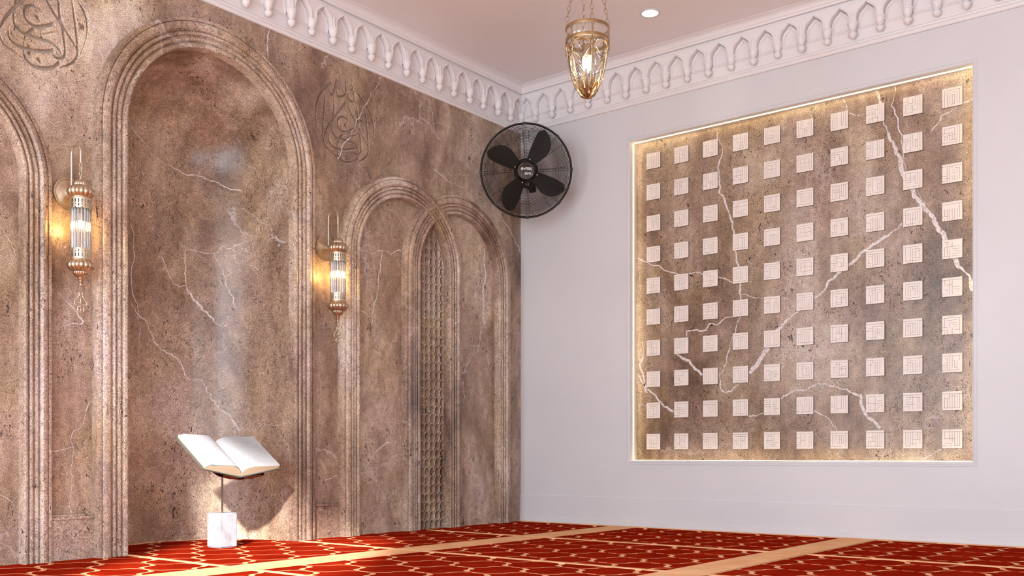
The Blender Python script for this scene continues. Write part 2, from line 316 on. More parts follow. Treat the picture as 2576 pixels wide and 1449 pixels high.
STROKES = [[(-0.1053,0.1967,0.0071),(-0.1387,0.1695,0.0065),(-0.1809,0.1248,0.0048),(-0.2137,0.0624,0.0037),(-0.2267,0.0036,0.0032),(-0.2243,-0.0509,0.0027),(-0.2077,-0.1016,0.0021),(-0.1809,-0.1408,0.0013)],[(-0.1538,0.1141,0.0022),(-0.1568,0.0692,0.006),(-0.1641,0.0116,0.0065),(-0.1689,-0.0545,0.0049),(-0.1701,-0.1195,0.0038),(-0.1629,-0.1686,0.0038),(-0.1417,-0.2004,0.0035),(-0.1022,-0.2187,0.003),(-0.0592,-0.2364,0.0022)],[(-0.0604,0.2349,0.0022),(-0.0715,0.2011,0.0055),(-0.0814,0.1607,0.0044),(-0.0949,0.1311,0.0044),(-0.1095,0.1315,0.0027),(-0.1205,0.1516,0.0011)],[(-0.0604,0.2137,0.0028),(-0.0635,0.1753,0.0033),(-0.0555,0.1401,0.0039),(-0.0281,0.1352,0.0073),(0.0,0.1537,0.004),(0.0107,0.1781,0.004),(0.0107,0.216,0.0045),(0.0057,0.2571,0.0014)],[(0.0107,0.2539,0.0014),(0.017,0.1989,0.004),(0.0284,0.1547,0.004),(0.0537,0.1334,0.0069),(0.0806,0.1458,0.0058),(0.0754,0.1921,0.0052),(0.0601,0.2544,0.0014)],[(0.1037,0.2051,0.0017),(0.1309,0.1841,0.0058),(0.1766,0.1489,0.0065),(0.2162,0.1065,0.006),(0.2429,0.0553,0.0048),(0.2496,0.0082,0.0036),(0.2429,-0.0521,0.0024),(0.2162,-0.1317,0.0012)],[(0.0063,0.1058,0.0085),(-0.0344,0.0567,0.0084),(-0.0838,-0.0037,0.0072),(-0.1327,-0.0727,0.006),(-0.1599,-0.1308,0.0027)],[(0.0189,0.1188,0.0017),(0.0537,0.0668,0.0057),(0.0921,0.0151,0.0075),(0.1244,-0.0196,0.0088),(0.157,-0.0593,0.0065),(0.1898,-0.0994,0.0047),(0.1997,-0.1261,0.0024)],[(-0.0863,0.1102,0.0022),(-0.0826,0.0715,0.005),(-0.0887,0.0183,0.005),(-0.0973,-0.0307,0.0039),(-0.0998,-0.0781,0.0044),(-0.0838,-0.1066,0.005),(-0.0468,-0.123,0.0067),(0.0157,-0.1237,0.0079),(0.0729,-0.1237,0.0075),(0.1115,-0.1429,0.0052),(0.1244,-0.1733,0.0023)],[(0.0379,0.0054,0.0017),(-0.0031,0.0181,0.0051),(-0.0406,0.0056,0.0062),(-0.053,-0.0236,0.0045),(-0.0437,-0.054,0.0045),(-0.0125,-0.0718,0.0073),(0.022,-0.0676,0.0085),(0.0825,-0.0329,0.0075)],[(-0.0094,-0.0852,0.0056),(-0.0406,-0.1191,0.005),(-0.0518,-0.1501,0.0022),(-0.0542,-0.1789,0.0017)],[(-0.1236,-0.1168,0.0016),(-0.1229,-0.1539,0.0038),(-0.1059,-0.1776,0.0055),(-0.0684,-0.1894,0.0072),(-0.0219,-0.1888,0.0084),(0.0284,-0.1785,0.0085),(0.0825,-0.1596,0.0081)],[(0.022,-0.1032,0.0011),(0.0665,-0.08,0.0023),(0.1082,-0.0597,0.0012)],[(0.0973,0.1266,0.0017),(0.1082,0.0769,0.0046),(0.114,0.0209,0.0064),(0.1257,-0.024,0.007),(0.1348,-0.089,0.0053),(0.1406,-0.1405,0.0047),(0.1309,-0.1766,0.0064),(0.1018,-0.1869,0.0064),(0.0825,-0.1787,0.0035)],[(0.1714,0.1136,0.0018),(0.1832,0.049,0.0053),(0.1931,-0.0259,0.0053),(0.2017,-0.1013,0.0048),(0.1977,-0.1508,0.0036),(0.1701,-0.1913,0.0047),(0.1179,-0.2253,0.0015)],[(-0.0561,-0.2028,0.0022),(-0.0468,-0.2334,0.005),(-0.0094,-0.2576,0.0073),(0.0347,-0.2567,0.0091),(0.0793,-0.2392,0.0081),(0.1102,-0.2056,0.0064)],[(0.0,-0.0213,0.0017),(0.0107,-0.0312,0.0079),(0.0208,-0.0409,0.0017)],[(0.0063,-0.216,0.0017),(0.017,-0.2253,0.0079),(0.0271,-0.2348,0.0017)],[(-0.1387,0.0418,0.0008),(-0.1296,0.0257,0.0011),(-0.1144,0.0323,0.0008)],[(0.0284,0.1808,0.0009),(0.0315,0.1651,0.0014),(0.041,0.1821,0.0009)],[(0.1309,0.1216,0.0009),(0.1361,0.1086,0.0015),(0.1439,0.1204,0.0009)]]
def kuf(t):
    out = []
    for i in range(0, len(t), 4):
        a, b, c, d = (int(ch) for ch in t[i:i+4])
        if a != c and b != d: out += [(a, 8-b, c, 8-b), (c, 8-b, c, 8-d)]
        elif (a, b) != (c, d): out.append((a, 8-b, c, 8-d))
    return out
KUFIC = {(0,0):(8,kuf('707860670767272837384748021210173141225222263236364643465256')),(0,1):(8,kuf('7078616811410252515432554454033313352338052506260727366636384757')),(0,2):(8,kuf('707860673136505402221227222743533656466656584767')),(0,3):(8,kuf('7077616602422023404331415256244424484457466646472767')),(0,4):(8,kuf('7078606811172026314132525053245425552528353845485558')),(0,5):(8,kuf('70781117202430324033526260632464244735653638464855570727')),(0,6):(8,kuf('70770121022222271317172730374037505660655666')),(0,7):(8,kuf('7078606550531131024242461335233504443538555816261618266626283868')),(0,8):(8,kuf('7077606602222024234341435054131734462545354746662747')),(0,9):(8,kuf('11711118717722622228626733533337434753573757')),(1,0):(8,kuf('0171122222421316162623263237423752625256566662661777171827283738')),(1,1):(8,kuf('0181022221281114042416283137414732323343344442724274727744545464474855586668')),(1,2):(8,kuf('70776066012102222027032313272328303330354343344444485057566635550626')),(1,3):(8,kuf('707760662131124222524244222424442425454806461626475750570454')),(1,4):(8,kuf('1171111822622228424442662464424735384448555862680313')),(1,5):(8,kuf('1171111871772262222742476267246435374547555767770212')),(1,6):(8,kuf('207220247077326262671213022203333343434604242428455855580515364636380717')),(1,7):(8,kuf('3037403750375057606770770222032320250525162617271618262844540737')),(1,8):(8,kuf('3038404650466067707802220333222513171737566643434747536353566366')),(1,9):(8,kuf('6067707811511113135351530333333643465356142614162466366607671718')),(2,0):(8,kuf('018112721217223222623237434753576267336317277277')),(2,1):(8,kuf('70770161616712523254133724374447043455573757062626280727')),(2,2):(8,kuf('01811272727702322335033333633336636643461525152826660727177727284748')),(2,3):(8,kuf('018112222224033314243137413733434363537345655575152616262628161847773666')),(2,4):(8,kuf('018111172224172731323234414451442434354555574757616717772666')),(2,5):(8,kuf('018111717177022222262262323636364346535662666777177717180313')),(2,6):(8,kuf('01811117212731371343414714545156616746661757717807272728')),(2,7):(8,kuf('01613138022222240323142413161626072726284172427653735356636672774777')),(2,8):(8,kuf('1161111313535135044414545256062617271545616671785666477707376878')),(2,9):(8,kuf('0181012121283132323841425272527443535444446462644547555765677277052516360727')),(3,0):(8,kuf('018122722228727732623237434753576267111813280717')),(3,1):(8,kuf('7078616701511252515413172333233733374347445417370727')),(3,2):(8,kuf('018112626267121723332336333643564346536617571767272837380525')),(3,3):(8,kuf('117111172262222632374237525762673757177757586768')),(3,4):(8,kuf('0181117111172161336333384348535863680626161807177177')),(3,5):(8,kuf('11811116227222267276424624743636545606162666')),(3,6):(8,kuf('01811131313741372224133314242426063642525256536362664777161707376877')),(3,7):(8,kuf('01811171717732374247525762672333042414272427375707171777373847485758')),(3,8):(8,kuf('117111177177222603333237424725555262525662661777272837384748')),(3,9):(8,kuf('01811316232616363338434853586368081806262628171831717177')),(4,0):(8,kuf('018112620333414515353335243744653447555762671777272837380717')),(4,1):(8,kuf('018112721214424614342335436363654565253755573767071767685758')),(4,2):(8,kuf('0181124232452333436363661535052525453666456517571718272837380414')),(4,3):(8,kuf('1171111771772226323626364246525646565256177767685758')),(4,4):(8,kuf('018111711113717722623363333743375337633704240616161817572628')),(4,5):(8,kuf('11711116227222264247247472762676071737470313')),(4,6):(8,kuf('018112626266313641364454545613330444242715270626466607271718')),(4,7):(8,kuf('018112727277133332374247242452576267141616263757072727283738')),(4,8):(8,kuf('11170181213731374247427272765374535656761777272837384748')),(4,9):(8,kuf('11312124134313174143437344745575242734374676477707373738')),(5,0):(8,kuf('70776067505740470121111403332127142416172627074737386364')),(5,1):(8,kuf('018112727277121722373237424752576267177727283738')),(5,2):(8,kuf('0181125231360333145451563464425446662426062616364757717717770737')),(5,3):(8,kuf('0181127272771117033323353335153525374247535762671626375707272728')),(5,4):(8,kuf('0151313641382224033314245178535863575373153625366166062607276868')),(5,5):(8,kuf('01811272727713172327333742475357033363671777272837380414')),(5,6):(8,kuf('018111711117717702222262426444743337233753571666071717182757')),(5,7):(8,kuf('018112721333313741472272727714242427535737375377173727281718')),(5,8):(8,kuf('11711117717722622226424462663336435653562636177727283738')),(5,9):(8,kuf('0181117111131333313741474171234344745474557525251526667617270727')),(6,0):(8,kuf('0181126203333136246424273437443754476267177707171718')),(6,1):(8,kuf('01811262626413232325323541444464152505353547556717374747575827284748')),(6,2):(8,kuf('018112622224244441434363636515353337456516272667476707271718')),(6,3):(8,kuf('0181117111172237323742475257626771772262177727283738')),(6,4):(8,kuf('1117212717273137415742575257616771770181375717772728')),(6,5):(8,kuf('018111711317222733374247225252560333626737570717177747485758')),(6,6):(8,kuf('018111717177111731342464345441445156263746475657071717373738')),(6,7):(8,kuf('01811171717732373272133343534355556554566366173704441448275727283738')),(6,8):(8,kuf('0181111771772226133332372252424652563656177727476267')),(6,9):(8,kuf('01811171111571772262333533634343446445485565052506261626262856761718')),(7,0):(8,kuf('01811262626713172337333743470333535717670717')),(7,1):(8,kuf('0181116113333353515304242436153636565666174707272728')),(7,2):(8,kuf('10172027303727374047476750525363606770770717')),(7,3):(8,kuf('0181117171771117223632364246364652566266177727283738')),(7,4):(8,kuf('018111713337434713331317535755751747253763665666071727283738')),(7,5):(8,kuf('0181111731372252435752576267717723332336366617770727')),(7,6):(8,kuf('018131372252132414244144414753735355447415261626555556576667737737770727')),(7,7):(8,kuf('01811171212731323272133342474347525762673747172707172728')),(7,8):(8,kuf('018101212171212471773262234333374347535763671424142706263767')),(7,9):(8,kuf('01812131222512251427417141467173435353565666636731370525062607272777')),(8,0):(8,kuf('11711117226222276266334333474347466617272757')),(8,1):(8,kuf('0181212821717174334333451335133704445474456555653646467617370717')),(8,2):(8,kuf('01810222727722363336434652566267227217373727465647485758')),(8,3):(8,kuf('117121243136413651466166717704241427242737374647575717776778')),(8,4):(8,kuf('01210333313841421222133523355156616643535464044456665575173707374777')),(8,5):(8,kuf('11172124243441443437444741515157616771771777041407172738')),(8,6):(8,kuf('7077606650564036303630372025102705251727365643530414')),(8,7):(8,kuf('11411114047441444147517153736353151725271727557556576657757704442748')),(8,8):(8,kuf('0181127213333133242414444147426452676267727715551636062627374747')),(8,9):(8,kuf('01811171717713332233313732634143515361631217232743475357636707171777')),(9,0):(8,kuf('01811161616613232327333714344347535315354556556617670727')),(9,1):(8,kuf('0181117131361214223434644244526243531545151726563757616607274777')),(9,2):(8,kuf('01810232227222273237424703331434525762671317175772772728')),(9,3):(8,kuf('018112724147515723262636333614246266375744646777131717270717')),(9,4):(8,kuf('018121242242424614443444515761471535164655753666072717772728')),(9,5):(8,kuf('0121032321261323244431464147152506265171517762677177172707375767')),(9,6):(8,kuf('01811171717711172262222632364246445452566266071717572728')),(9,7):(8,kuf('018111613135133323351517252715454247515761677177374717770727')),(9,8):(8,kuf('0181111721273137416441444474526461647174366646567476414757671737')),(9,9):(8,kuf('01811171111312143135143434554145515745556167717726361646072757773747'))}

def jitter_line(pts, rr, amp, depth=3):
    pts = [Vector(p) for p in pts]
    for d in range(depth):
        out = [pts[0]]
        for a, b in zip(pts, pts[1:]):
            L = (b-a).length; mid = (a+b)/2 + Vector([rr.uniform(-1, 1) for _ in range(len(a))])*L*amp
            out += [mid, b]
        pts = out
    return pts
def add_veins(mb, key, to3, mi, project=None):
    mb.mi = mi
    for ki, (sk, hw, pts) in enumerate(VEINS):
        if sk != key: continue
        rr = random.Random(ki*13+5)
        ln = jitter_line(pts, rr, .13, 3)
        rows = []; ws = .6
        for i, p in enumerate(ln):
            ws = min(1.5, max(.3, ws+rr.uniform(-.3, .32))); w = hw*ws
            d = ln[min(i+1, len(ln)-1)]-ln[max(i-1, 0)]
            if len(p) == 2:
                d.normalize(); nrm = Vector((-d.y, d.x))
                rows.append([to3(*(p+nrm*w)), to3(*(p-nrm*w))])
            else:
                d.normalize(); q, nr = project(p); s_ = d.cross(nr).normalized()
                rows.append([tuple(project(p+s_*w)[0]), tuple(project(p-s_*w)[0])])
        mb.grid(rows)
    mb.mi = 0

# ------------------------------------------------------------------ stone wall
MW, MH = .285, .285
def rect(x0, x1, z0, z1): return [(x0, z0), (x1, z0), (x1, z1), (x0, z1)]
MEDS = [(MEDX, 2.562), (2*CX-MEDX, 2.562)]
opening = [(CX-RI, 0.0)]+[(CX-RI*math.cos(a), SPR+RI*math.sin(a)) for a in [PI*i/64 for i in range(65)]]+[(CX+RI, 0.0)]
NR = PR_I+.012
notch = [(PCX-NR+HD, 0.0), (PCX-NR+HD, PSPR)]
ae = math.acos(HD/NR)
notch += [(PCX+HD-NR*math.cos(ae*i/12), PSPR+NR*math.sin(ae*i/12)) for i in range(1, 13)]
notch += [(2*PCX-x, z) for x, z in reversed(notch[:-1])]
outer = [(XL, 0)]+opening+notch+[(0.15, 0), (0.15, 3.4), (XL, 3.4)]
mb = MB()
plate(mb, outer, [rect(mx-MW, mx+MW, mz-MH, mz+MH) for mx, mz in MEDS], lambda x, z: (x, 0, z), (0, .03, 0))
add_veins(mb, 'w', lambda x, z: (x, -.0012, z), 1)
mb.box(PCX-.25, PCX+.25, .054, .09, 0, 2.3)          # solid stone behind the pierced screen
wall_front = mb.build('wall_front', [M['stone'], M['vein']], kind='structure')

# niche shell (part of the stone wall)
mb = MB(); N = 64
rows = []
for z in np.linspace(0, SPR, 24):
    rows.append([(CX-RI*math.cos(PI*i/N), RI*math.sin(PI*i/N), z) for i in range(N+1)])
for k in range(1, 25):
    e = PI/2*k/24
    rows.append([(CX-RI*math.cos(e)*math.cos(PI*i/N), RI*math.cos(e)*math.sin(PI*i/N), SPR+RI*math.sin(e)) for i in range(N+1)])
mb.grid(rows)
def nproj(p):
    q = Vector(p)-Vector((CX, 0, min(max(p[2], 0), SPR)))
    n_ = q.normalized(); return Vector((CX, 0, min(max(p[2], 0), SPR)))+n_*(RI-.0014), n_
add_veins(mb, 'n', None, 1, nproj)
mb.build('niche', [M['niche'], M['vein']], wall_front, smooth=50)

# carved calligraphy medallions: real relief cut into the wall plane
def medallion(name, cx, cz, label):
    nx, nz = 300, 300
    xs = np.linspace(-MW, MW, nx); zs = np.linspace(-MH, MH, nz)
    X, Z = np.meshgrid(xs, zs); D = np.zeros_like(X)
    for st in STROKES:
        P = np.array(st)
        # smooth the traced stroke
        tt = np.linspace(0, len(P)-1, (len(P)-1)*8+1); Q = np.zeros((len(tt), 3))
        for i, t_ in enumerate(tt):
            k = min(int(t_), len(P)-2); f = t_-k
            p0 = P[max(k-1, 0)]; p1 = P[k]; p2 = P[k+1]; p3 = P[min(k+2, len(P)-1)]
            Q[i] = .5*((2*p1)+(-p0+p2)*f+(2*p0-5*p1+4*p2-p3)*f*f+(-p0+3*p1-3*p2+p3)*f**3)
        for (x0, z0, w0), (x1, z1, w1) in zip(Q, Q[1:]):
            dx, dz = x1-x0, z1-z0; L2 = dx*dx+dz*dz+1e-12
            u = np.clip(((X-x0)*dx+(Z-z0)*dz)/L2, 0, 1)
            d = np.hypot(X-x0-u*dx, Z-z0-u*dz); w = np.maximum(w0+(w1-w0)*u, .0016)
            D = np.maximum(D, np.clip((w+.0012-d)/.0030, 0, 1)*np.minimum(1, w/.0045))
    edge = np.minimum(np.minimum(X+MW, MW-X), np.minimum(Z+MH, MH-Z)); D *= np.clip(edge/.004, 0, 1)
    Y = .019*D
    me = bpy.data.meshes.new(name)
    v = np.stack([X, Y, Z], -1).reshape(-1, 3)
    idx = np.arange(nx*nz).reshape(nz, nx)
    q = np.stack([idx[:-1, :-1], idx[:-1, 1:], idx[1:, 1:], idx[1:, :-1]], -1).reshape(-1, 4)
    me.from_pydata(v.tolist(), [], q.tolist())
    dm = D.reshape(-1)[q].mean(1)
    me.materials.append(M['stone']); me.materials.append(M['carved'])
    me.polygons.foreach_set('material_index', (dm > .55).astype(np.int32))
    me.polygons.foreach_set('use_smooth', [True]*len(me.polygons)); me.update()
    o = bpy.data.objects.new(name, me); COL.objects.link(o); o.location = (cx, 0, cz)
    tag(o, label, 'carving')
    return o
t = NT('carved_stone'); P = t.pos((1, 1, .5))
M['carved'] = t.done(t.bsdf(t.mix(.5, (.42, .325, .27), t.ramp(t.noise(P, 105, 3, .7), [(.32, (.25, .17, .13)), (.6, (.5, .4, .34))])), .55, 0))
medallion('calligraphy_medallion', *MEDS[0], 'whole oval of Arabic calligraphy carved in the stone right of the tall niche')
medallion('calligraphy_medallion', *MEDS[1], 'carved Arabic calligraphy cut off by the top left corner, above the left wall lantern')

# moulded arch frames
PROF = [(0, .004), (0, -.044), (.02, -.050), (.07, -.053), (.135, -.053), (.143, -.046), (.152, -.046), (.16, -.053), (.20, -.060), (.28, -.0655),
        (.36, -.0655), (.42, -.060), (.455, -.052), (.462, -.046), (.472, -.046), (.48, -.053), (.53, -.060), (.575, -.059), (.60, -.050), (.61, -.043), (.622, -.043),
        (.65, -.050), (.70, -.056), (.745, -.056), (.785, -.050), (.795, -.043), (.807, -.043), (.83, -.051), (.87, -.058), (.93, -.060), (.98, -.057), (1.0, -.051), (1.0, .004)]
def arch_frame(name, cx, rin, rout, spring, yo=0.):
    mb = MB(); rows = []
    for t_, y in PROF:
        r = rout+(rin-rout)*t_; row = [(cx-r, y+(yo if y < 0 else 0), z) for z in (0., spring*.5)]
        row += [(cx-r*math.cos(PI*i/72), y+(yo if y < 0 else 0), spring+r*math.sin(PI*i/72)) for i in range(73)]
        row += [(cx+r, y+(yo if y < 0 else 0), z) for z in (spring*.5, 0.)]
        rows.append(row)
    mb.grid(rows)
    return mb.build(name, M['frame'], None, smooth=28, kind='structure')
arch_frame('trim_3', CX, RI, RO, SPR)
for i, pc in enumerate((PCX, 2*CX-PCX)):
    arch_frame('trim_%d' % (4+2*i), pc-HD, PR_I, PR_O, PSPR)
    arch_frame('trim_%d' % (5+2*i), pc+HD, PR_I, PR_O, PSPR, .006)

# pierced lattice panels inside the pointed arches
def lattice(cx, label):
    x0, x1, z0, z1 = -HD+PR_O-.552, HD-PR_O+.552, 0., 2.085
    x0, x1 = -.155, .155
    nx, nz = 153, 1040
    x0, x1 = -.1528, .1528
    xs = np.linspace(x0, x1, nx); zs = np.linspace(z0, z1, nz); X, Z = np.meshgrid(xs, zs)
    px, pz = .0505, .0595
    H = np.ones_like(X)
    for ox, oz, rx, rz, pw in ((0, 0, .0218, .0268, 2.3), (.5, .5, .0080, .0115, 1.1)):
        u = np.abs(np.mod(X/px+ox, 1)-.5)*px/rx; w = np.abs(np.mod(Z/pz+oz, 1)-.5)*pz/rz
        rho = (u**pw+w**pw)**(1/pw)
        H = np.minimum(H, np.clip((rho-.90)/.20, 0, 1)**.7)      # rounded rims around oval openings
    ax = np.abs(X); dd = np.where(Z < PSPR, ax+HD, np.hypot(ax+HD, Z-PSPR))
    H = np.maximum(H, np.clip((dd-(PR_I-.002))/.004, 0, 1))            # plain margin along the pointed edge
    Y = -.050*H
    v = np.stack([X, Y, Z], -1).reshape(-1, 3); idx = np.arange(nx*nz).reshape(nz, nx)
    # stop under the pointed arch mouldings
    zc = (Z[:-1, :-1]+Z[1:, 1:])/2; xc = np.abs((X[:-1, :-1]+X[1:, 1:])/2)
    keep = (zc < PSPR) | (np.hypot(xc+HD, zc-PSPR) < PR_I+.0090)
    q = np.stack([idx[:-1, :-1], idx[:-1, 1:], idx[1:, 1:], idx[1:, :-1]], -1)[keep]
    me = bpy.data.meshes.new('lattice_screen'); me.from_pydata(v.tolist(), [], q.tolist()); me.materials.append(M['lattice'])
    me.polygons.foreach_set('use_smooth', [True]*len(me.polygons)); me.update()
    o = bpy.data.objects.new('lattice_screen', me); COL.objects.link(o); o.location = (cx, .0515, 0)
    return tag(o, label, 'screen')
lattice(PCX, 'tall narrow pointed stone screen pierced with rows of oval openings between the interlaced arches')

# stone skirting between the frames
def skirt(name, x0, x1):
    mb = MB(); mb.box(x0, x1, -.014, .01, 0, .195)
    mb.box(x0, x1, -.022, .01, .195, .207); mb.box(x0, x1, -.018, .01, .212, .217); mb.box(x0, x1, -.014, .01, .207, .212); mb.box(x0, x1, -.02, .01, 0, .05)
    return mb.build(name, M['frame'], kind='structure')
skirt('baseboard_front', 2*CX-PCX+HD+PR_O-.004, CX-RO+.004)
skirt('baseboard_front', CX+RO-.004, PCX-HD-PR_O+.004)

# ------------------------------------------------------------------ white wall with recessed panel
PY0, PY1, PZ0, PZ1 = -.963, -3.181, .463, 2.682     # recess opening
PX = .087
mb = MB()
plate(mb, [(.0, 0), (.0, 3.4), (YB, 3.4), (YB, 0)], [[(PY0+.002, PZ0-.002), (PY0+.002, PZ1+.002), (PY1-.002, PZ1+.002), (PY1-.002, PZ0-.002)]], lambda y, z: (0, y, z), (PX-.006, 0, 0))
mb.build('wall_right', M['white'], kind='structure')
# stepped frame moulding around the recess
mb = MB()
prof = [(-.027, .0005), (-.027, -.003), (-.024, -.004), (-.0225, -.0035), (-.0215, -.0010), (-.019, -.0010), (-.018, -.002), (-.010, -.004), (-.006, -.002), (-.002, .006), (0, .012), (0, .0865)]
loops = []
for o_, x in prof:     # o_ positive = into the opening
    loops.append([(x, PY0-o_, PZ0+o_), (x, PY0-o_, PZ1-o_), (x, PY1+o_, PZ1-o_), (x, PY1+o_, PZ0+o_)])
mb.grid(loops, True)
frame8 = mb.build('trim_8', M['white'], kind='structure', smooth=30)
# LED tape hidden behind the lip
def led(y0, y1, z0, z1):
    mb = MB(); mb.box(.041, .046, y0, y1, z0, z1); mb.build('led_strip', M['led'], frame8)
led(PY0-.0035, PY0-.0005, PZ0+.01, PZ1-.01); led(PY1+.0005, PY1+.0035, PZ0+.01, PZ1-.01)
led(PY1+.01, PY0-.01, PZ1-.0035, PZ1-.0005); led(PY1+.01, PY0-.01, PZ0+.0005, PZ0+.0035)
mb = MB(); mb.box(PX, PX+.025, PY1-.005, PY0+.005, PZ0-.005, PZ1+.005)
add_veins(mb, 'p', lambda y, z: (PX-.0008, y, z), 1)
tag(mb.build('stone_panel', [M['panelstone'], M['vein']]), 'large square brown veined stone slab recessed in the white wall', 'panel')

# square Kufic tiles
def tile_mesh(i, pat):
    N, segs = pat; S = .108; c = S/N; g = .00075
    V = [[0]*N for _ in range(N+1)]; H = [[0]*(N+1) for _ in range(N)]   # V[x][row], H[col][y]
    for x0, y0, x1, y1 in segs:
        if x0 == x1:
            for y in range(min(y0, y1), max(y0, y1)):
                if 0 < x0 < N: V[x0][y] = 1
        else:
            for x in range(min(x0, x1), max(x0, x1)):
                if 0 < y0 < N: H[x][y0] = 1
    mb = MB(); mb.mi = 1
    mb.box(0, .0095, -S/2, S/2, 0, S)
    mb.mi = 0
    for cx_ in range(N):
        for cy_ in range(N):
            l = cx_*c+(g if V[cx_][cy_] else 0); r = (cx_+1)*c-(g if V[cx_+1][cy_] else 0)
            b = cy_*c+(g if H[cx_][cy_] else 0); u_ = (cy_+1)*c-(g if H[cx_][cy_+1] else 0)
            # seen from the room, left of the tile is +Y
            mb.box(-.0025, .0005, S/2-r, S/2-l, b, u_)
    # cut grooves at line corners stay open because neighbouring cells are inset
    return mb
SPC = .2168
ORD = ['top', 'second', 'third', 'fourth', 'fifth', 'sixth', 'seventh', 'eighth', 'ninth', 'bottom']
COLN = ['leftmost', 'second from left', 'third from left', 'fourth from left', 'fifth from left', 'fifth from right', 'fourth from right', 'third from right', 'second from right', 'rightmost']
for r_ in range(10):
    for c_ in range(10):
        pat = KUFIC[(r_, c_)]
        mb = tile_mesh(0, pat)
        rowtxt = ORD[r_]+(' row' if r_ in (0, 9) else ' row from top')
        o = mb.build('kufic_tile', [M['tile'], M['groove']], loc=(PX-.0095, -1.1055-SPC*c_, .5938+SPC*(9-r_)-.054), fix=False)
        tag(o, 'square cream Kufic tile on the stone slab, %s, %s' % (rowtxt, COLN[c_]), 'tile', 'square Kufic tiles on the brown slab')

# white skirting on the right wall
mb = MB()
prof = [(0, .205), (-.004, .2045), (-.006, .200), (-.006, .055), (-.009, .052), (-.009, .036), (-.012, .033), (-.012, .0), (0, 0)]
mb.grid([[(x, 0.0, z), (x, YB, z)] for x, z in prof])
mb.build('baseboard_right', M['white'], kind='structure')

# ------------------------------------------------------------------ cornices
CPROF = [(.0, 2.928), (.012, 2.928), (.017, 2.933), (.019, 2.940), (.017, 2.947), (.012, 2.951), (.010, 2.953), (.016, 2.956), (.018, 2.963), (.014, 2.970), (.010, 2.972), (.010, 2.976), (.006, 2.977),
         (.005, 3.034), (.010, 3.035), (.012, 3.039), (.010, 3.043), (.006, 3.044), (.010, 3.046), (.012, 3.050), (.010, 3.054), (.005, 3.055), (.003, 3.188), (.034, 3.189), (.036, 3.192), (.036, 3.204),
         (.030, 3.206), (.030, 3.211), (.046, 3.212), (.048, 3.215), (.048, 3.228), (.052, 3.230), (.054, 3.238), (.059, 3.247), (.068, 3.255), (.080, 3.260), (.092, 3.262), (.095, 3.266), (0, 3.27)]
def cornice(name, stone_side):
    mb = MB(); rows = []
    for d, z in CPROF:
        if stone_side: rows.append([(XL, -d, z), (-d, -d, z)])
        else: rows.append([(-d, -d, z), (-d, YB, z)])
    mb.grid(rows); return mb.build(name, M['cornice'], kind='structure', smooth=35)
corn_s = cornice('trim_1', True); corn_w = cornice('trim_2', False)
PITCH = .158
def frieze_unit():
    """one pointed arch of the frieze, centred on s = 0; x along wall, -y into the room"""
    yf = -.044
    left = [(-.0595, 3.060), (-.0595, 3.085), (-.0592, 3.100), (-.0575, 3.113), (-.0535, 3.126), (-.0475, 3.1365), (-.040, 3.145), (-.030, 3.1535), (-.0195, 3.162), (-.009, 3.171), (0, 3.179)]
    arch = left+[(-x, z) for x, z in reversed(left[:-1])]
    mb = MB(); mb.mi = 1
    poly = [(-PITCH/2, 3.06), (-PITCH/2, 3.189), (PITCH/2, 3.189), (PITCH/2, 3.06)]+list(reversed(arch))
    mb.add([(x, yf, z) for x, z in poly], [tuple(q) for q in tessellate_polygon([[Vector((x, z, 0)) for x, z in poly]])])
    mb.mi = 0
    mb.grid([[(x, yf, z) for x, z in arch], [(x*.97, -.002, z-.001) for x, z in arch]])
    mb.tube([(x*1.05, yf+.001, z+.004) for x, z in arch], .0062, 8)
    mb.tube([(x*.88, -.010, z-.012) for x, z in arch], .0072, 8)
    mb.tube([(x*.78, -.006, z-.022) for x, z in arch], .0050, 8)
    return mb
fu = frieze_unit().build('arch', [M['cornice'], M['diaper']], smooth=40, fix=True)
fmesh = fu.data; bpy.data.objects.remove(fu)
def pendant_mb(dz, k):
    mb = MB()
    mb.lathe([(.0135, 3.14), (.0165, 3.10), (.0175, 3.08), (.016, 3.072)], 16)
    mb.lathe([(.0, 3.077), (.0305, 3.076), (.032, 3.071), (.031, 3.067), (.028, 3.065), (.0285, 3.060), (.026, 3.056), (.0265, 3.051), (.0235, 3.046), (.024, 3.041), (.020, 3.036), (.0205, 3.032), (.016, 3.028), (.0125, 3.024), (.0118, 3.021)], 24)
    if k: mb.lathe([(.0118, 3.021), (.0205, 3.016), (.024, 3.007), (.023, 2.998), (.018, 2.989), (.010, 2.981), (.0, 2.975)], 40, 10, .10, 30.)
    else: mb.lathe([(.0118, 3.021), (.018, 3.017), (.0215, 3.010), (.0222, 3.003), (.020, 2.995), (.0145, 2.988), (.007, 2.984), (.0, 2.982)], 40, 10, .09, -30.)
    return mb
pm = []
for k in (0, 1):
    o = pendant_mb(0, k).build('pendant', M['cornice'], smooth=50); pm.append(o.data); bpy.data.objects.remove(o)
def put(name, data, parent, loc, rot):
    o = bpy.data.objects.new(name, data); COL.objects.link(o); o.parent = parent; o.location = loc; o.rotation_euler = (0, 0, rot)
for k in range(0, 23):
    put('arch', fmesh, corn_s, (-PITCH*(k+.5), 0, 0), 0)
    put('pendant', pm[k % 2], corn_s, (-PITCH*(k+1), -.036 if k % 2 else -.027, 0), 0)
for k in range(0, 26):
    put('arch', fmesh, corn_w, (0, -PITCH*(k+.5), 0), PI*1.5)
    put('pendant', pm[k % 2], corn_w, (-.036 if k % 2 else -.027, -PITCH*(k+1), 0), PI*.5)
put('pendant', pm[1], corn_w, (-.02, -.02, 0), 0)

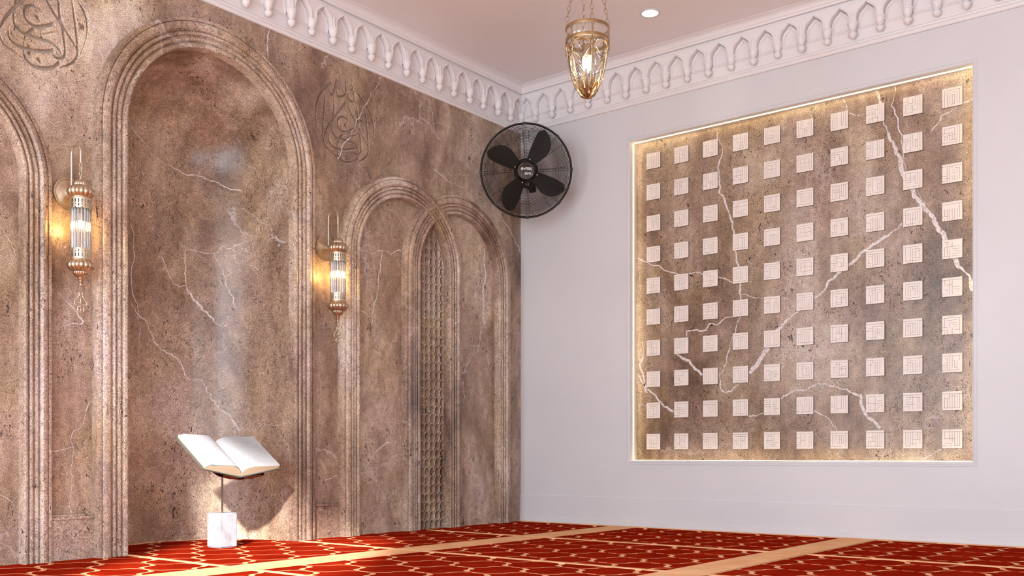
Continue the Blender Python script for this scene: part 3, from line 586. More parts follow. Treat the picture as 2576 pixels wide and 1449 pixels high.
# ------------------------------------------------------------------ room shell
mb = MB(); mb.box(XL-.2, .2, YB-.2, .7, -.2, -.006); mb.build('floor', M['carpet_cream'], kind='structure')
mb = MB()
DL = (-.531, -1.433); hole = [(DL[0]+.05*math.cos(2*PI*i/40), DL[1]+.05*math.sin(2*PI*i/40)) for i in range(40)]
plate(mb, [(XL-.1, YB-.1), (.1, YB-.1), (.1, .02), (XL-.1, .02)], [hole], lambda x, y: (x, y, CEIL), (0, 0, .2))
mb.build('ceiling', M['ceiling'], kind='structure')
WIN = [(-4.22, -2.60, .25, 2.93), (-2.05, -.45, .25, 2.93), (-6.7, -5.3, .25, 1.7)]  # last opening is added out of view for more light from the left
mb = MB()
plate(mb, [(YB, 0), (0, 0), (0, 3.4), (YB, 3.4)], [[(a, z0), (b, z0), (b, z1), (a, z1)] for a, b, z0, z1 in WIN], lambda y, z: (XL, y, z), (-.25, 0, 0))
mb.build('wall_left', M['white'], kind='structure')
BWIN = [(-5.6, -4.6, .25, 2.2)]  # unseen rear opening added for fill light and bounce off the carpet
mb = MB()
plate(mb, [(XL, 0), (0, 0), (0, 3.4), (XL, 3.4)], [[(a, z0), (b, z0), (b, z1), (a, z1)] for a, b, z0, z1 in BWIN], lambda x, z: (x, YB, z), (0, -.25, 0))
mb.build('wall_back', M['white'], kind='structure')
def winframe(name, a, b, z0, z1, side):
    mb = MB(); w = .05
    for (p, q, r, s) in ((a, a+w, z0, z1), (b-w, b, z0, z1), (a, b, z0, z0+w), (a, b, z1-w, z1)):
        if side: mb.box(XL-.15, XL-.09, p, q, r, s)
        else: mb.box(p, q, YB-.15, YB-.09, r, s)
    mb.build(name, M['winframe'], kind='structure')
for i, w_ in enumerate(WIN): winframe('window_%d' % (i+1), *w_, True)
winframe('window_4', *BWIN[0], False)
# outside the windows: hedge mirrored in the polished stone, unseen ground for bounce light
mb = MB(); mb.box(XL-3.4, XL-.3, -11, 3, -.4, -.2); mb.box(XL-.3, 2, -11, YB-.3, -.4, -.2); mb.build('ground', M['bounce_paving'], kind='structure')  # unseen ground, kept pale and short so more light reaches the ceiling
bm = bmesh.new(); bmesh.ops.create_grid(bm, x_segments=70, y_segments=40, size=1)
rr = random.Random(4); bmesh.ops.delete(bm, geom=bm.verts[:], context='VERTS')
hb = MB()
for i in range(2600):
    y_ = rr.uniform(-2.0, -.42); z_ = rr.uniform(-.2, 2.0+.15*math.sin(y_*5)); x_ = XL-2.2+rr.uniform(-.3, .3); a_ = rr.uniform(0, 2*PI); e_ = rr.uniform(-.8, .8); L_ = rr.uniform(.05, .11)
    d_ = Vector((math.cos(a_)*math.cos(e_), math.sin(a_)*math.cos(e_), math.sin(e_))); s_ = d_.cross(Vector((0, 0, 1))).normalized()*L_*.42; c_ = Vector((x_, y_, z_))
    hb.add([c_, c_+d_*L_*.5+s_, c_+d_*L_, c_+d_*L_*.5-s_], [(0, 1, 2, 3)])
hd_ = hb.build('hedge', M['leaf'], fix=False); hd_['kind'] = 'stuff'; tag(hd_, 'green leafy hedge mirrored at the lower right of the polished stone slab', 'hedge')
bm.free()

# ------------------------------------------------------------------ carpet
def cell_outline(cx, cy, a, b, n=7):
    """one trellis cell: diamond whose four sides are stepped S-curves"""
    A, B = a/2, b/2; corners = [(A, 0), (0, B), (-A, 0), (0, -B)]; out = []
    prof = [(0, 0), (.07, .05), (.15, .092), (.25, .112), (.34, .105), (.42, .07), (.470, .045), (.5, .0), (.53, -.045), (.58, -.07), (.66, -.105), (.75, -.112), (.85, -.092), (.93, -.05)]
    for k in range(4):
        (x0, y0), (x1, y1) = corners[k], corners[(k+1) % 4]
        sgn = 1 if k % 2 == 0 else 1
        dx, dy = x1-x0, y1-y0; nx_, ny_ = dy, -dx
        flip = k % 2
        for t_, h in prof:
            hh = h if not flip else -h
            if k >= 2: hh = hh
            out.append((cx+x0+dx*t_+nx_*hh, cy+y0+dy*t_+ny_*hh))
    # pull in to leave the cream lines
    s = .882
    return [(cx+(x-cx)*s, cy+(y-cy)*s) for x, y in out]
mb = MB(); mb.mi = 0
RC = RI-.004
pad = [(XL+.004, YB+.004), (-.016, YB+.004), (-.016, -.004), (CX+RC, -.004)]+[(CX+RC*math.cos(PI*i/24), RC*math.sin(PI*i/24)) for i in range(1, 24)]+[(CX-RC, -.004), (XL+.004, -.004)]
mb.prism(pad, -.006, 0.0)
mb.mi = 1
ca, cb = .2667, .405
def clip(poly, ax, lim, sign):
    """keep the part of a polygon where sign*(coordinate-lim) > 0"""
    out = []
    for p, q in zip(poly, poly[1:]+poly[:1]):
        dp, dq = sign*(p[ax]-lim), sign*(q[ax]-lim)
        if dp > 0: out.append(p)
        if dp*dq < 0: f = dp/(dp-dq); out.append((p[0]+(q[0]-p[0])*f, p[1]+(q[1]-p[1])*f))
    return out
def pile_tile(pts):
    if len(pts) < 3: return
    n = len(pts); vs = [(x, y, .002) for x, y in pts]+[(x, y, -.001) for x, y in pts]
    tri = tessellate_polygon([[Vector((x, y, 0)) for x, y in pts]])
    mb.add(vs, [tuple(q) for q in tri]+[(k, (k+1) % n, n+(k+1) % n, n+k) for k in range(n)])
for i in range(-30, 20):
    for j in range(-18, 12):
        if (i+j) % 2: continue
        cx_, cy_ = -2.175+.133*i+5*.133, -1.455+cb/2*j
        if cx_ < -5.2 or cy_ < -4.6: continue
        pts = cell_outline(cx_, cy_, ca, cb)
        pile_tile(clip(clip(pts, 0, -.017, -1), 1, -.006, -1))
        q = clip(clip(clip(pts, 1, -.006, 1), 0, CX-RI+.012, 1), 0, CX+RI-.012, -1)
        q = [(x, y) for x, y in q if not (y > .02 and math.hypot(x-CX, y) > RI+.14)]
        q = [((CX+(x-CX)*(RI-.010)/math.hypot(x-CX, y), y*(RI-.010)/math.hypot(x-CX, y)) if y > 0 and math.hypot(x-CX, y) > RI-.010 else (x, y)) for x, y in q]
        pile_tile(q)
# cream row bands and thin dividing lines
mb.mi = 0
for yb in (-1.055, -2.675, -4.295):
    mb.box(XL+.004, -.016, yb, yb+.215, -.001, .0045)
for xl in (-5.36, -4.30, -3.235, -2.18, -1.105, -.03):
    y1 = -.062 if abs(xl-CX) > RI else .05
    mb.box(xl-.014 if xl < -.2 else -.05, xl+.014 if xl < -.2 else -.016, YB+.004, -.004 if xl > -.2 else -.068 if not abs(xl-CX) < RI else math.sqrt(RI**2-(xl-CX)**2)-.01, -.001, .0055)
mb.mi = 2
x = -2.6
while x < -.02:
    mb.box(x, x+.007, -2.672, -2.669, .003, .0052); x += .012
carpet = mb.build('carpet', [M['carpet_cream'], M['carpet_red'], M['stitch']], fix=False)
tag(carpet, 'red prayer carpet with cream trellis lines and peach bands covering the floor', 'carpet')

# ------------------------------------------------------------------ book on its stand
BX, BY0, BZ0, TL = -2.685, -.195, .392, math.radians(34)
st = thing('book_stand', (-2.682, -.033, 0.0025), 'white marble block with a thin dark pole and copper cradle under the open book', 'stand')
bm = bmesh.new(); bmesh.ops.create_cube(bm, size=1); bmesh.ops.scale(bm, vec=(.115, .115, .187), verts=bm.verts); bmesh.ops.translate(bm, vec=(0, 0, .0935), verts=bm.verts)
bmesh.ops.bevel(bm, geom=bm.edges[:]+bm.verts[:], offset=.006, segments=3, affect='EDGES'); me = bpy.data.meshes.new('base'); bm.to_mesh(me); bm.free()
me.materials.append(M['marble']); me.polygons.foreach_set('use_smooth', [True]*len(me.polygons)); me.set_sharp_from_angle(angle=math.radians(40))
o = bpy.data.objects.new('base', me); COL.objects.link(o); o.parent = st; o['label'] = 'white marble block'
mb = MB(); mb.tube([(0, 0, .187), (0, 0, .432)], .0048, 14); mb.build('pole', M['pole'], st, smooth=40)
# cradle: two curved wings following the tilted covers, in stand space
Rt = Matrix.Rotation(TL, 4, 'X'); Bm = Matrix.Translation(Vector((BX, BY0, BZ0))) @ Rt
Sm = Matrix.Translation(-Vector((-2.682, -.033, .002)))
for sgn in (-1, 1):
    mb = MB(); mb.T = Sm @ Bm; rows_t = []; rows_b = []
    for i in range(11):
        v_ = -.012+.23*i/10; wd = .17*math.sin(PI*(.30+.62*i/10))**.8
        rt, rb = [], []
        for j in range(9):
            u_ = sgn*(wd*j/8); dip = .018+.004*sgn - .012*(1-i/10)*0
            w_ = abs(u_)*.18-.0175-.010*math.sin(PI*j/8)*(.4+.6*math.sin(PI*i/10))
            rt.append((u_, v_, w_)); rb.append((u_, v_, w_-.004))
        rows_t.append(rt); rows_b.append(rb)
    mb.grid(rows_t); mb.grid(rows_b)
    mb.grid([[r[-1] for r in rows_t], [r[-1] for r in rows_b]]); mb.grid([rows_t[0], rows_b[0]]); mb.grid([rows_t[-1], rows_b[-1]])
    # small front lip that holds the book
    mb.grid([[(sgn*.02, -.012, -.017), (sgn*.02, -.016, -.002)], [(sgn*.12, -.012, .004), (sgn*.12, -.016, .016)]])
    mb.build('cradle_wing', M['darkplate'], st, smooth=40)
bk = thing('book', (BX, BY0, BZ0), 'large open book with white pages and grey cover tilted on the marble stand', 'book')
bk.rotation_euler = (TL, 0, 0)
L, HW = .292, .245
for sgn in (-1, 1):
    mb = MB(); a = sgn
    mb.grid([[(0, -.006, -.012), (a*.03, -.006, -.006), (a*HW*1.03, -.006, HW*.185), (a*HW*1.03, -.006, HW*.185+.005), (a*.03, -.006, -.0005), (0, -.006, -.006)],
             [(0, L+.006, -.012), (a*.03, L+.006, -.006), (a*HW*1.03, L+.006, HW*.185), (a*HW*1.03, L+.006, HW*.185+.005), (a*.03, L+.006, -.0005), (0, L+.006, -.006)]], True)
    for y_ in (-.006, L+.006):
        mb.add([(0, y_, -.012), (a*.03, y_, -.006), (a*HW*1.03, y_, HW*.185), (a*HW*1.03, y_, HW*.185+.005), (a*.03, y_, -.0005), (0, y_, -.006)], [(0, 1, 2, 3, 4, 5)])
    mb.build('cover', M['cover'], bk)
    topc = [(.0, .0065), (.006, .022), (.018, .038), (.04, .050), (.07, .0565), (.11, .058), (.15, .0575), (.19, .059), (.22, .062), (.236, .064)]
    botc = [(.0, -.004), (.006, -.004), (.018, -.002), (.04, .003), (.07, .0085), (.11, .0165), (.15, .025), (.19, .033), (.22, .0395), (.232, .0425)]
    if sgn < 0: topc = [(u_, w_+.006*math.sin(PI*u_/.236)) for u_, w_ in topc]
    mb = MB()
    mb.grid([[(a*u_, .0, w_-.0008) for u_, w_ in topc], [(a*u_, L, w_-.0008) for u_, w_ in topc]])
    mb.grid([[(a*u_, .0, w_-.0008) for u_, w_ in topc], [(a*u_, .0, w_) for u_, w_ in botc]])
    mb.grid([[(a*u_, L, w_-.0008) for u_, w_ in topc], [(a*u_, L, w_) for u_, w_ in botc]])
    mb.grid([[(a*topc[-1][0], 0, topc[-1][1]-.0008), (a*topc[-1][0], L, topc[-1][1]-.0008)], [(a*botc[-1][0], 0, botc[-1][1]), (a*botc[-1][0], L, botc[-1][1])]])
    mb.grid([[(a*u_, 0, w_) for u_, w_ in botc], [(a*u_, L, w_) for u_, w_ in botc]])
    mb.build('page_block', M['pageedge'], bk, smooth=30)
    mb = MB(); sheets = ((0, 0),) if sgn > 0 else ((0, 0), (.004, -.012), (.008, -.026))
    for lift, short in sheets:
        mb.grid([[(a*(u_+short*(u_/.236)), .0008, w_+lift*(u_/.236)**2+.0003) for u_, w_ in topc], [(a*(u_+short*(u_/.236)), L-.001, w_+lift*(u_/.236)**2+.0003) for u_, w_ in topc]])
    mb.build('page', M['page'], bk, smooth=True)

# ------------------------------------------------------------------ wall lanterns
def make_sconce(x, label):
    t_ = thing('wall_lantern', (x, 0, 1.30), label, 'wall lamp', 'brass wall lanterns beside the niche')
    zb = .445                                     # height of the rosette centre above the lantern foot
    mb = MB(); mb.T = Matrix.Translation((0, 0, zb)) @ Matrix.Rotation(PI/2, 4, 'X')
    mb.lathe([(0, 0), (.074, 0), (.076, .003), (.0745, .007), (.066, .0085), (.063, .0065), (.058, .008), (.03, .017), (.012, .026), (.008, .030), (.008, .036), (0, .037)], 48)
    mb.build('wall_rosette', M['brass'], t_, smooth=40)
    yl = -.116; yp = -.030
    mb = MB(); arc = [(0, yp, zb), (0, yp, zb+.06), (0, yp, .615)]
    rr = (yp-yl)/2; arc += [(0, yp-rr+rr*math.cos(PI*i/16), .618+rr*math.sin(PI*i/16)) for i in range(1, 17)]; arc += [(0, yl, .585), (0, yl, .570)]
    mb.tube(arc, .0046, 12); mb.lathe([(0, -.012), (.008, -.01), (.009, 0), (.008, .01), (0, .012)], 16, c=(0, yp, zb)); mb.build('curved_arm', M['pale_brass'], t_, smooth=40)
    mb = MB()
    for i in range(3):
        z0 = .562-.021*i; th_ = (i % 2)*PI/2
        mb.tube([(math.cos(th_)*.006*math.cos(2*PI*k/14), yl+math.sin(th_)*.006*math.cos(2*PI*k/14), z0+.0135*math.sin(2*PI*k/14)) for k in range(14)], .0016, 6, True)
    mb.build('chain', M['pale_brass'], t_, smooth=True)
    c = (0, yl, 0)
    mb = MB(); mb.lathe([(0, .513), (.006, .512), (.008, .505), (.009, .497), (.010, .494), (.010, .490)], 24, c=c)
    mb.lathe([(.010, .492), (.024, .486), (.030, .476), (.032, .468), (.030, .462)], 96, 16, .085, c=c)
    mb.lathe([(.030, .464), (.046, .456), (.057, .444), (.061, .432), (.059, .421), (.050, .411), (.044, .406)], 96, 16, .085, c=c)
    mb.build('dome', M['brass'], t_, smooth=45)
    def cage(name, z0, z1, flip):
        mb = MB(); R_ = .0445
        mb.lathe([(.0455, z0), (.0475, z0+.003), (.0455, z0+.006)] if not flip else [(.0455, z1-.006), (.0475, z1-.003), (.0455, z1)], 48, c=c)
        n = 20                                       # pierced band: slots between uprights, scalloped free edge
        for i in range(n):
            a0 = 2*PI*i/n; wd = 2*PI/n
            segs = [(a0, a0+wd*.60, 0), (a0+wd*.60, a0+wd, 1)]
            for s0, s1, slot in segs:
                zs_ = [(z0, z1)] if not slot else ([(z0, z0+.012), (z0+.030, z0+.034), (z1-.006, z1)] if not flip else [(z1-.012, z1), (z1-.034, z1-.030), (z0, z0+.006)])
                for p, q in zs_:
                    if slot and i % 2:                # every other scallop is shorter
                        if not flip and q == z1: p, q = z1-.013, z1-.007
                        if flip and p == z0: p, q = z0+.007, z0+.013
                    vs = []
                    for aa in (s0, (s0+s1)/2, s1):
                        for r2 in (R_, R_+.0016):
                            vs += [(c[0]+r2*math.cos(aa), c[1]+r2*math.sin(aa), p), (c[0]+r2*math.cos(aa), c[1]+r2*math.sin(aa), q)]
                    fs = []
                    for k in (0, 4): fs += [(k, k+1, k+5, k+4), (k+2, k+6, k+7, k+3), (k, k+4, k+6, k+2), (k+1, k+3, k+7, k+5)]
                    fs += [(0, 2, 3, 1), (8, 9, 11, 10)]
                    mb.add(vs, fs)
        mb.build(name, M['pale_brass'], t_, fix=False)
    cage('pierced_collar', .352, .406, True)
    cage('pierced_collar', .112, .166, False)
    tubes = MB()
    for i in range(16):
        a = 2*PI*i/16; x_, y_ = .0385*math.cos(a), yl+.0385*math.sin(a)
        tubes.lathe([(.0058, .115), (.0058, .400)], 10, c=(x_, y_, 0))
    tubes.build('glass_tubes', M['glass'], t_, smooth=True)
    mb = MB(); mb.lathe([(.006, .335), (.010, .332), (.010, .300), (.007, .298)], 20, c=c); mb.lathe([(.0445, .404), (.0, .404)], 40, c=c); mb.tube([(0, yl, .404), (0, yl, .33)], .005, 8)
    mb.build('bulb_holder', M['brass'], t_, smooth=40)
    mb = MB(); mb.lathe([(0, .299), (.006, .297), (.0115, .287), (.0125, .278), (.009, .267), (.0, .262)], 20, c=c); mb.build('bulb', M['bulb'], t_, smooth=True)
    mb = MB()
    mb.lathe([(.044, .112), (.050, .106), (.059, .095), (.061, .084), (.056, .074), (.044, .063), (.034, .057)], 96, 16, .085, c=c)
    mb.lathe([(.034, .059), (.034, .053), (.028, .042), (.017, .033), (.012, .031)], 96, 16, .085, c=c)
    mb.build('bowl', M['brass'], t_, smooth=45)
    mb = MB(); mb.lathe([(.012, .033), (.014, .030), (.0115, .021), (.008, .019), (.011, .017), (.0105, .014), (.0065, .010), (.0085, .008), (.006, .003), (.010, .000), (.0095, -.005), (0, -.008)], 24, c=c); mb.build('finial', M['brass'], t_, smooth=45)
    # flat fretted ornament hanging from the finial, broad face along the wall
    mb = MB(); F = lambda p, r=.0028, cl=False: mb.tube([(x_, yl, z_) for x_, z_ in p], r, 6, cl)
    F([(.005*math.cos(2*PI*k/12), -.018+.009*math.sin(2*PI*k/12)) for k in range(12)], .0009, True)
    half = [(0, -.030), (.0075, -.036), (.008, -.044), (.007, -.052), (.016, -.066), (.0285, -.080), (.031, -.090), (.026, -.098), (.014, -.102), (.0125, -.108), (.016, -.118), (.012, -.128), (.004, -.131), (0, -.134)]
    F(half+[(-x_, z_) for x_, z_ in reversed(half[1:-1])], .0031, True)
    F([(-.008, -.050), (.008, -.050)], .003); F([(0, -.05), (0, -.108)], .0026); F([(-.016, -.084), (.016, -.084)], .0026); F([(-.012, -.105), (.012, -.105)], .003); F([(0, -.105), (0, -.132)], .002)
    mb.build('fretwork_drop', M['pale_brass'], t_, smooth=True)
    return t_
s1 = make_sconce(-3.52, 'brass wall lantern with glass tubes to the left of the tall niche')
s2 = thing('wall_lantern', (-1.93, 0, 1.30), 'brass wall lantern between the tall niche and the interlaced arches', 'wall lamp', 'brass wall lanterns beside the niche')
for ch in list(s1.children): dup(ch, s2)

# ------------------------------------------------------------------ hanging lantern
LC = (-1.886, -1.873, 2.241)
ht = thing('hanging_lantern', LC, 'bell-shaped brass and crystal lantern hanging by chains from the ceiling', 'pendant lamp')
RR = .107
def prof_r(z):        # outline of the basket, z above the tip
    pts = [(.0, .010), (.02, .030), (.045, .052), (.08, .070), (.12, .083), (.16, .092), (.20, .099), (.245, .104), (.30, .106)]
    for (a, ra), (b, rb) in zip(pts, pts[1:]):
        if z <= b: return ra+(rb-ra)*(z-a)/(b-a)
    return .106
for nm, z0, z1 in (('upper_hoop', .332, .347), ('lower_hoop', .270, .287)):
    mb = MB(); mb.lathe([(RR-.0035, z0), (RR+.001, z0), (RR+.002, (z0+z1)/2), (RR+.001, z1), (RR-.0035, z1), (RR-.0035, z0)], 64); mb.build(nm, M['bronze'], ht, smooth=40)
for k in range(6):
    a = math.radians(-80.4+7)+PI/3*k; mb = MB(); mb.tube([(RR*math.cos(a), RR*math.sin(a), .284), (RR*math.cos(a), RR*math.sin(a), .335)], .0042, 8)
    mb.build('hoop_post', M['bronze'], ht, smooth=40)
mb = MB()
for k in range(18):
    a0, a1 = 2*PI*k/18+.015, 2*PI*(k+1)/18-.015; r0 = RR-.006
    am = (a0+a1)/2; q = []
    for zz in (.287, .296, .323, .332):
        q.append([(r*math.cos(aa), r*math.sin(aa), zz) for aa, r in ((a0, r0), (a0*.75+a1*.25, r0+(.004 if .29 < zz < .33 else 0)), (a0*.25+a1*.75, r0+(.004 if .29 < zz < .33 else 0)), (a1, r0))])
    mb.grid(q)
mb.build('crystal_band', M['crystal'], ht)
A6 = [math.radians(-80.4+7)+PI/3*k for k in range(6)]
for a in A6:
    mb = MB(); zz = [.012+.258*i/20 for i in range(21)]
    mb.tube([(prof_r(z)*math.cos(a), prof_r(z)*math.sin(a), z) for z in zz], .0036, 8)
    mb.lathe([(.0048, -.003), (.006, 0), (.0048, .003)], 10, c=(prof_r(.205)*math.cos(a), prof_r(.205)*math.sin(a), .205))
    rib = mb.build('rib', M['bronze'], ht, smooth=40)
    mb = MB(); ca_, sa_ = math.cos(a), math.sin(a); r0 = prof_r(.24)+.004
    for off, ln, zt in ((0, .045, .0), (.007, .032, -.003), (-.007, .032, -.003), (.011, .020, -.006), (-.011, .020, -.006)):
        base = (r0*ca_, r0*sa_, .225+zt+.005)
        mb.tube([base, (r0*ca_-sa_*off*.6, r0*sa_+ca_*off*.6, .225+zt+ln*.5), (r0*ca_-sa_*off*1.3, r0*sa_+ca_*off*1.3, .225+zt+ln)], [.0015, .0034, .0006], 6)
    mb.build('leaf_clasp', M['bronze'], rib, smooth=True)
for k, a in enumerate(A6):
    b = a+PI/3; am = a+PI/6
    P3 = lambda an, z, dr=0.: ((prof_r(z)+dr)*math.cos(an), (prof_r(z)+dr)*math.sin(an), z)
    mb = MB(); pts = []
    for i in range(17):
        ph = PI*i/16; pts.append(P3(am-math.cos(ph)*PI/6*.94, .205+.058*math.sin(ph)**.8, .0005))
    mb.tube(pts, .0028, 8); mb.build('pointed_hoop', M['bronze'], ht, smooth=40)
    # feather of crystal bars on this side
    mb = MB()
    for j in range(9):
        z0 = .045+.018*j
        for s_ in (-1, 1):
            w_ = PI/6*.86*min(1, .5+.06*j)
            p0, p1 = P3(am+s_*.03, z0, -.006), P3(am+s_*w_, z0+.042, -.003)
            mid = ((p0[0]+p1[0])/2, (p0[1]+p1[1])/2, (p0[2]+p1[2])/2)
            mb.tube([p0, mid, p1], [.001, .0038, .0008], 5)
    zc = .235
    c0 = P3(am, zc, -.004)
    mb.tube([(c0[0], c0[1], zc-.022), (c0[0], c0[1], zc-.008), (c0[0], c0[1], zc+.008), (c0[0], c0[1], zc+.022)], [.0006, .006, .006, .0006], 6)
    mb.build('crystal_feather', M['crystal'], ht)
mb = MB()
for ring, (n, z0, ln, tilt) in enumerate(((8, .004, .050, .85), (10, .014, .066, .62), (12, .026, .078, .42))):
    for i in range(n):
        a = 2*PI*(i+.5*ring)/n; r0 = .008+.012*ring
        r1 = r0+ln*math.sin(tilt); z1 = z0+ln*math.cos(tilt); rm = (r0+r1)/2+.006; r1 = r1*.94
        mb.tube([(r0*math.cos(a), r0*math.sin(a), z0), ((r0*.6+rm*.4)*math.cos(a), (r0*.6+rm*.4)*math.sin(a), z0*.7+z1*.3), (rm*math.cos(a), rm*math.sin(a), (z0+z1)/2), (r1*math.cos(a), r1*math.sin(a), z1)], [.004, .0085, .0085, .001], 6)
mb.lathe([(0, -.001), (.006, .002), (.011, .008), (.016, .018), (.012, .024)], 20)
mb.build('leaf_cup', M['bronze'], ht, smooth=45)
mb = MB(); mb.lathe([(.0, .262), (.026, .261), (.027, .258), (.027, .205), (.024, .203)], 24)
for a in A6[::2]: mb.tube([(0, 0, .262), (RR*math.cos(a), RR*math.sin(a), .275)], .003, 6)
mb.build('lamp_holder', M['brass'], ht, smooth=40)
mb = MB()
for i in range(3):
    a = 2*PI*i/3+.4; cx_, cy_ = .017*math.cos(a), .017*math.sin(a)
    mb.lathe([(0, .205), (.007, .203), (.0095, .18), (.009, .165), (.004, .140), (0, .132)], 14, c=(cx_, cy_, 0))
mb.build('bulb_cluster', M['bulb2'], ht, smooth=True)
TOP = CEIL-LC[2]
for k in range(4):
    a = math.radians(-51.7+8)+PI/2*k; mb = MB()
    p0 = Vector((RR*math.cos(a), RR*math.sin(a), .346)); p1 = Vector((.022*math.cos(a), .022*math.sin(a), .346+.50))
    Lc = (p1-p0).length; n = int(Lc/.0245); d = (p1-p0).normalized(); s1_ = d.cross(Vector((-math.sin(a), math.cos(a), 0))).normalized(); s2_ = d.cross(s1_)
    for i in range(n):
        c_ = p0+d*(Lc*(i+.5)/n); sd = s1_ if i % 2 else s2_
        mb.tube([c_+d*.0145*math.cos(2*PI*q/12)+sd*.0085*math.sin(2*PI*q/12) for q in range(12)], .0014, 5, True)
    mb.build('chain', M['bronze'], ht, smooth=True)
mb = MB(); mb.lathe([(0, .862), (.02, .86), (.026, .852), (.026, .844), (.02, .838), (0, .836)], 24); mb.tube([(0, 0, .85), (0, 0, TOP-.01)], .005, 8)
mb.lathe([(.05, TOP-.001), (.05, TOP-.006), (.03, TOP-.02), (.008, TOP-.03), (0, TOP-.03)], 32); mb.build('ceiling_rose', M['bronze'], ht, smooth=40)

# ------------------------------------------------------------------ recessed downlight
dl = thing('downlight', (DL[0], DL[1], CEIL), 'small round recessed spotlight in the pink ceiling', 'ceiling light')
mb = MB(); mb.lathe([(.050, .002), (.064, -.001), (.064, -.004), (.061, -.006), (.052, -.006), (.0495, -.003), (.049, .006)], 48); mb.build('trim_ring', M['white'], dl, smooth=40)
mb = MB(); mb.lathe([(.0495, 0), (.047, .010), (.040, .018), (.030, .024), (.022, .03)], 40); mb.build('reflector', M['white'], dl, smooth=40)
mb = MB(); mb.lathe([(.031, .021), (.024, .013), (.012, .009), (0, .008)], 32); mb.build('lamp', M['spot'], dl, smooth=True)

# ------------------------------------------------------------------ wall fan in the corner
CAM = Vector((-5.883, -4.555, .5))
FC = Vector((-.404, -.36, 2.497))
fz = (CAM-FC).normalized(); fx = Vector((0, 0, 1)).cross(fz).normalized(); fy = fz.cross(fx)
fan = thing('wall_fan', FC, 'black wire-caged wall fan with four blades in the room corner', 'fan')
fan.rotation_euler = Matrix((fx, fy, fz)).transposed().to_euler()
FR = .3225
def ringpts(r, z, n=96): return [(r*math.cos(2*PI*i/n), r*math.sin(2*PI*i/n), z) for i in range(n)]
mb = MB(); mb.tube(ringpts(FR-.004, .004), .0062, 10, True); mb.tube(ringpts(FR-.006, -.010), .0062, 10, True); mb.build('rim', M['fanblack'], fan, smooth=True)
for k in range(8):
    a = PI/4*k+.03; mb = MB(); mb.T = Matrix.Rotation(a, 4, 'Z'); mb.box(FR-.010, FR+.005, -.011, .011, -.018, .012); mb.build('rim_clip', M['fanblack'], fan)
zf = lambda r: .006+.062*(1-(r/FR)**2.6)
zbk = lambda r: -.012-.058*(1-(r/FR)**2.6)
mb = MB()
for i in range(32): r = .078+.0075*i; mb.tube(ringpts(r, zf(r), 72), .00115, 4, True)
for k in range(12):
    a = 2*PI*k/12+.09
    mb.tube([(r*math.cos(a), r*math.sin(a), zf(r)-.0012) for r in [.06+.0257*j for j in range(11)]], .0014, 5)
mb.build('front_grille', M['fanblack'], fan, smooth=True)
mb = MB()
for i in range(30): r = .085+.0078*i; mb.tube(ringpts(r, zbk(r), 72), .0011, 4, True)
for k in range(8):
    for s_ in (-1, 1):
        a = 2*PI*k/8+.03; mb.tube([((r*math.cos(a)-s_*.006*math.sin(a)), (r*math.sin(a)+s_*.006*math.cos(a)), zbk(r)+.0012) for r in [.07+.025*j for j in range(11)]], .0014, 5)
mb.build('rear_grille', M['fanblack'], fan, smooth=True)
for k in range(4):
    a = math.radians(66)+PI/2*k
    # blade outline in polar-ish coordinates: l along the blade, w across; one long rounded side
    top_, bot_ = [], []
    N_ = 14; rows_ = []
    for i in range(N_+1):
        l = .045+.255*i/N_; f = i/N_
        lead = .022+.012*math.sin(PI*f*.9)
        trail = -.018-.078*math.sin(PI*min(1, f**1.15*.92+.02))**.9
        if f > .86: q = math.sqrt(max(0, 1-((f-.86)/.145)**2)); c_ = -.012; lead = c_+(lead-c_)*q; trail = c_+(trail-c_)*q
        rows_.append([(l, trail+(lead-trail)*j/6) for j in range(7)])
    mb = MB(); tw = .30
    up_, dn_ = [], []
    for row_ in rows_:
        u1, d1 = [], []
        for l, w_ in row_:
            z = -w_*tw+.010*(1-(w_/.06)**2)*.3
            p = (l*math.cos(a)-w_*math.sin(a), l*math.sin(a)+w_*math.cos(a), z); u1.append(p); d1.append((p[0], p[1], z-.0022))
        up_.append(u1); dn_.append(d1)
    mb.grid(up_); mb.grid(dn_); mb.grid([[r[0] for r in up_], [r[0] for r in dn_]]); mb.grid([[r[-1] for r in up_], [r[-1] for r in dn_]]); mb.grid([up_[-1], dn_[-1]]); mb.grid([up_[0], dn_[0]])
    mb.build('blade', M['fanblade'], fan, smooth=35)
mb = MB(); mb.lathe([(0, -.03), (.05, -.03), (.052, -.02), (.052, .012), (.04, .02), (0, .02)], 40); mb.build('blade_hub', M['fanblack'], fan, smooth=40)
mb = MB(); mb.lathe([(.050, .052), (.066, .054), (.068, .060), (.066, .068), (.061, .073), (.056, .075), (.052, .0745), (0, .0745)], 64); badge = mb.build('badge', M['hubgloss'], fan, smooth=35)
for k in range(4):
    a = math.radians(72)+PI/2*k-.02; mb = MB(); mb.lathe([(.0055, -.006), (.006, .002), (.004, .005), (0, .006)], 14, c=(.081*math.cos(a), .081*math.sin(a), .062)); mb.build('screw', M['chrome'], fan, smooth=True)
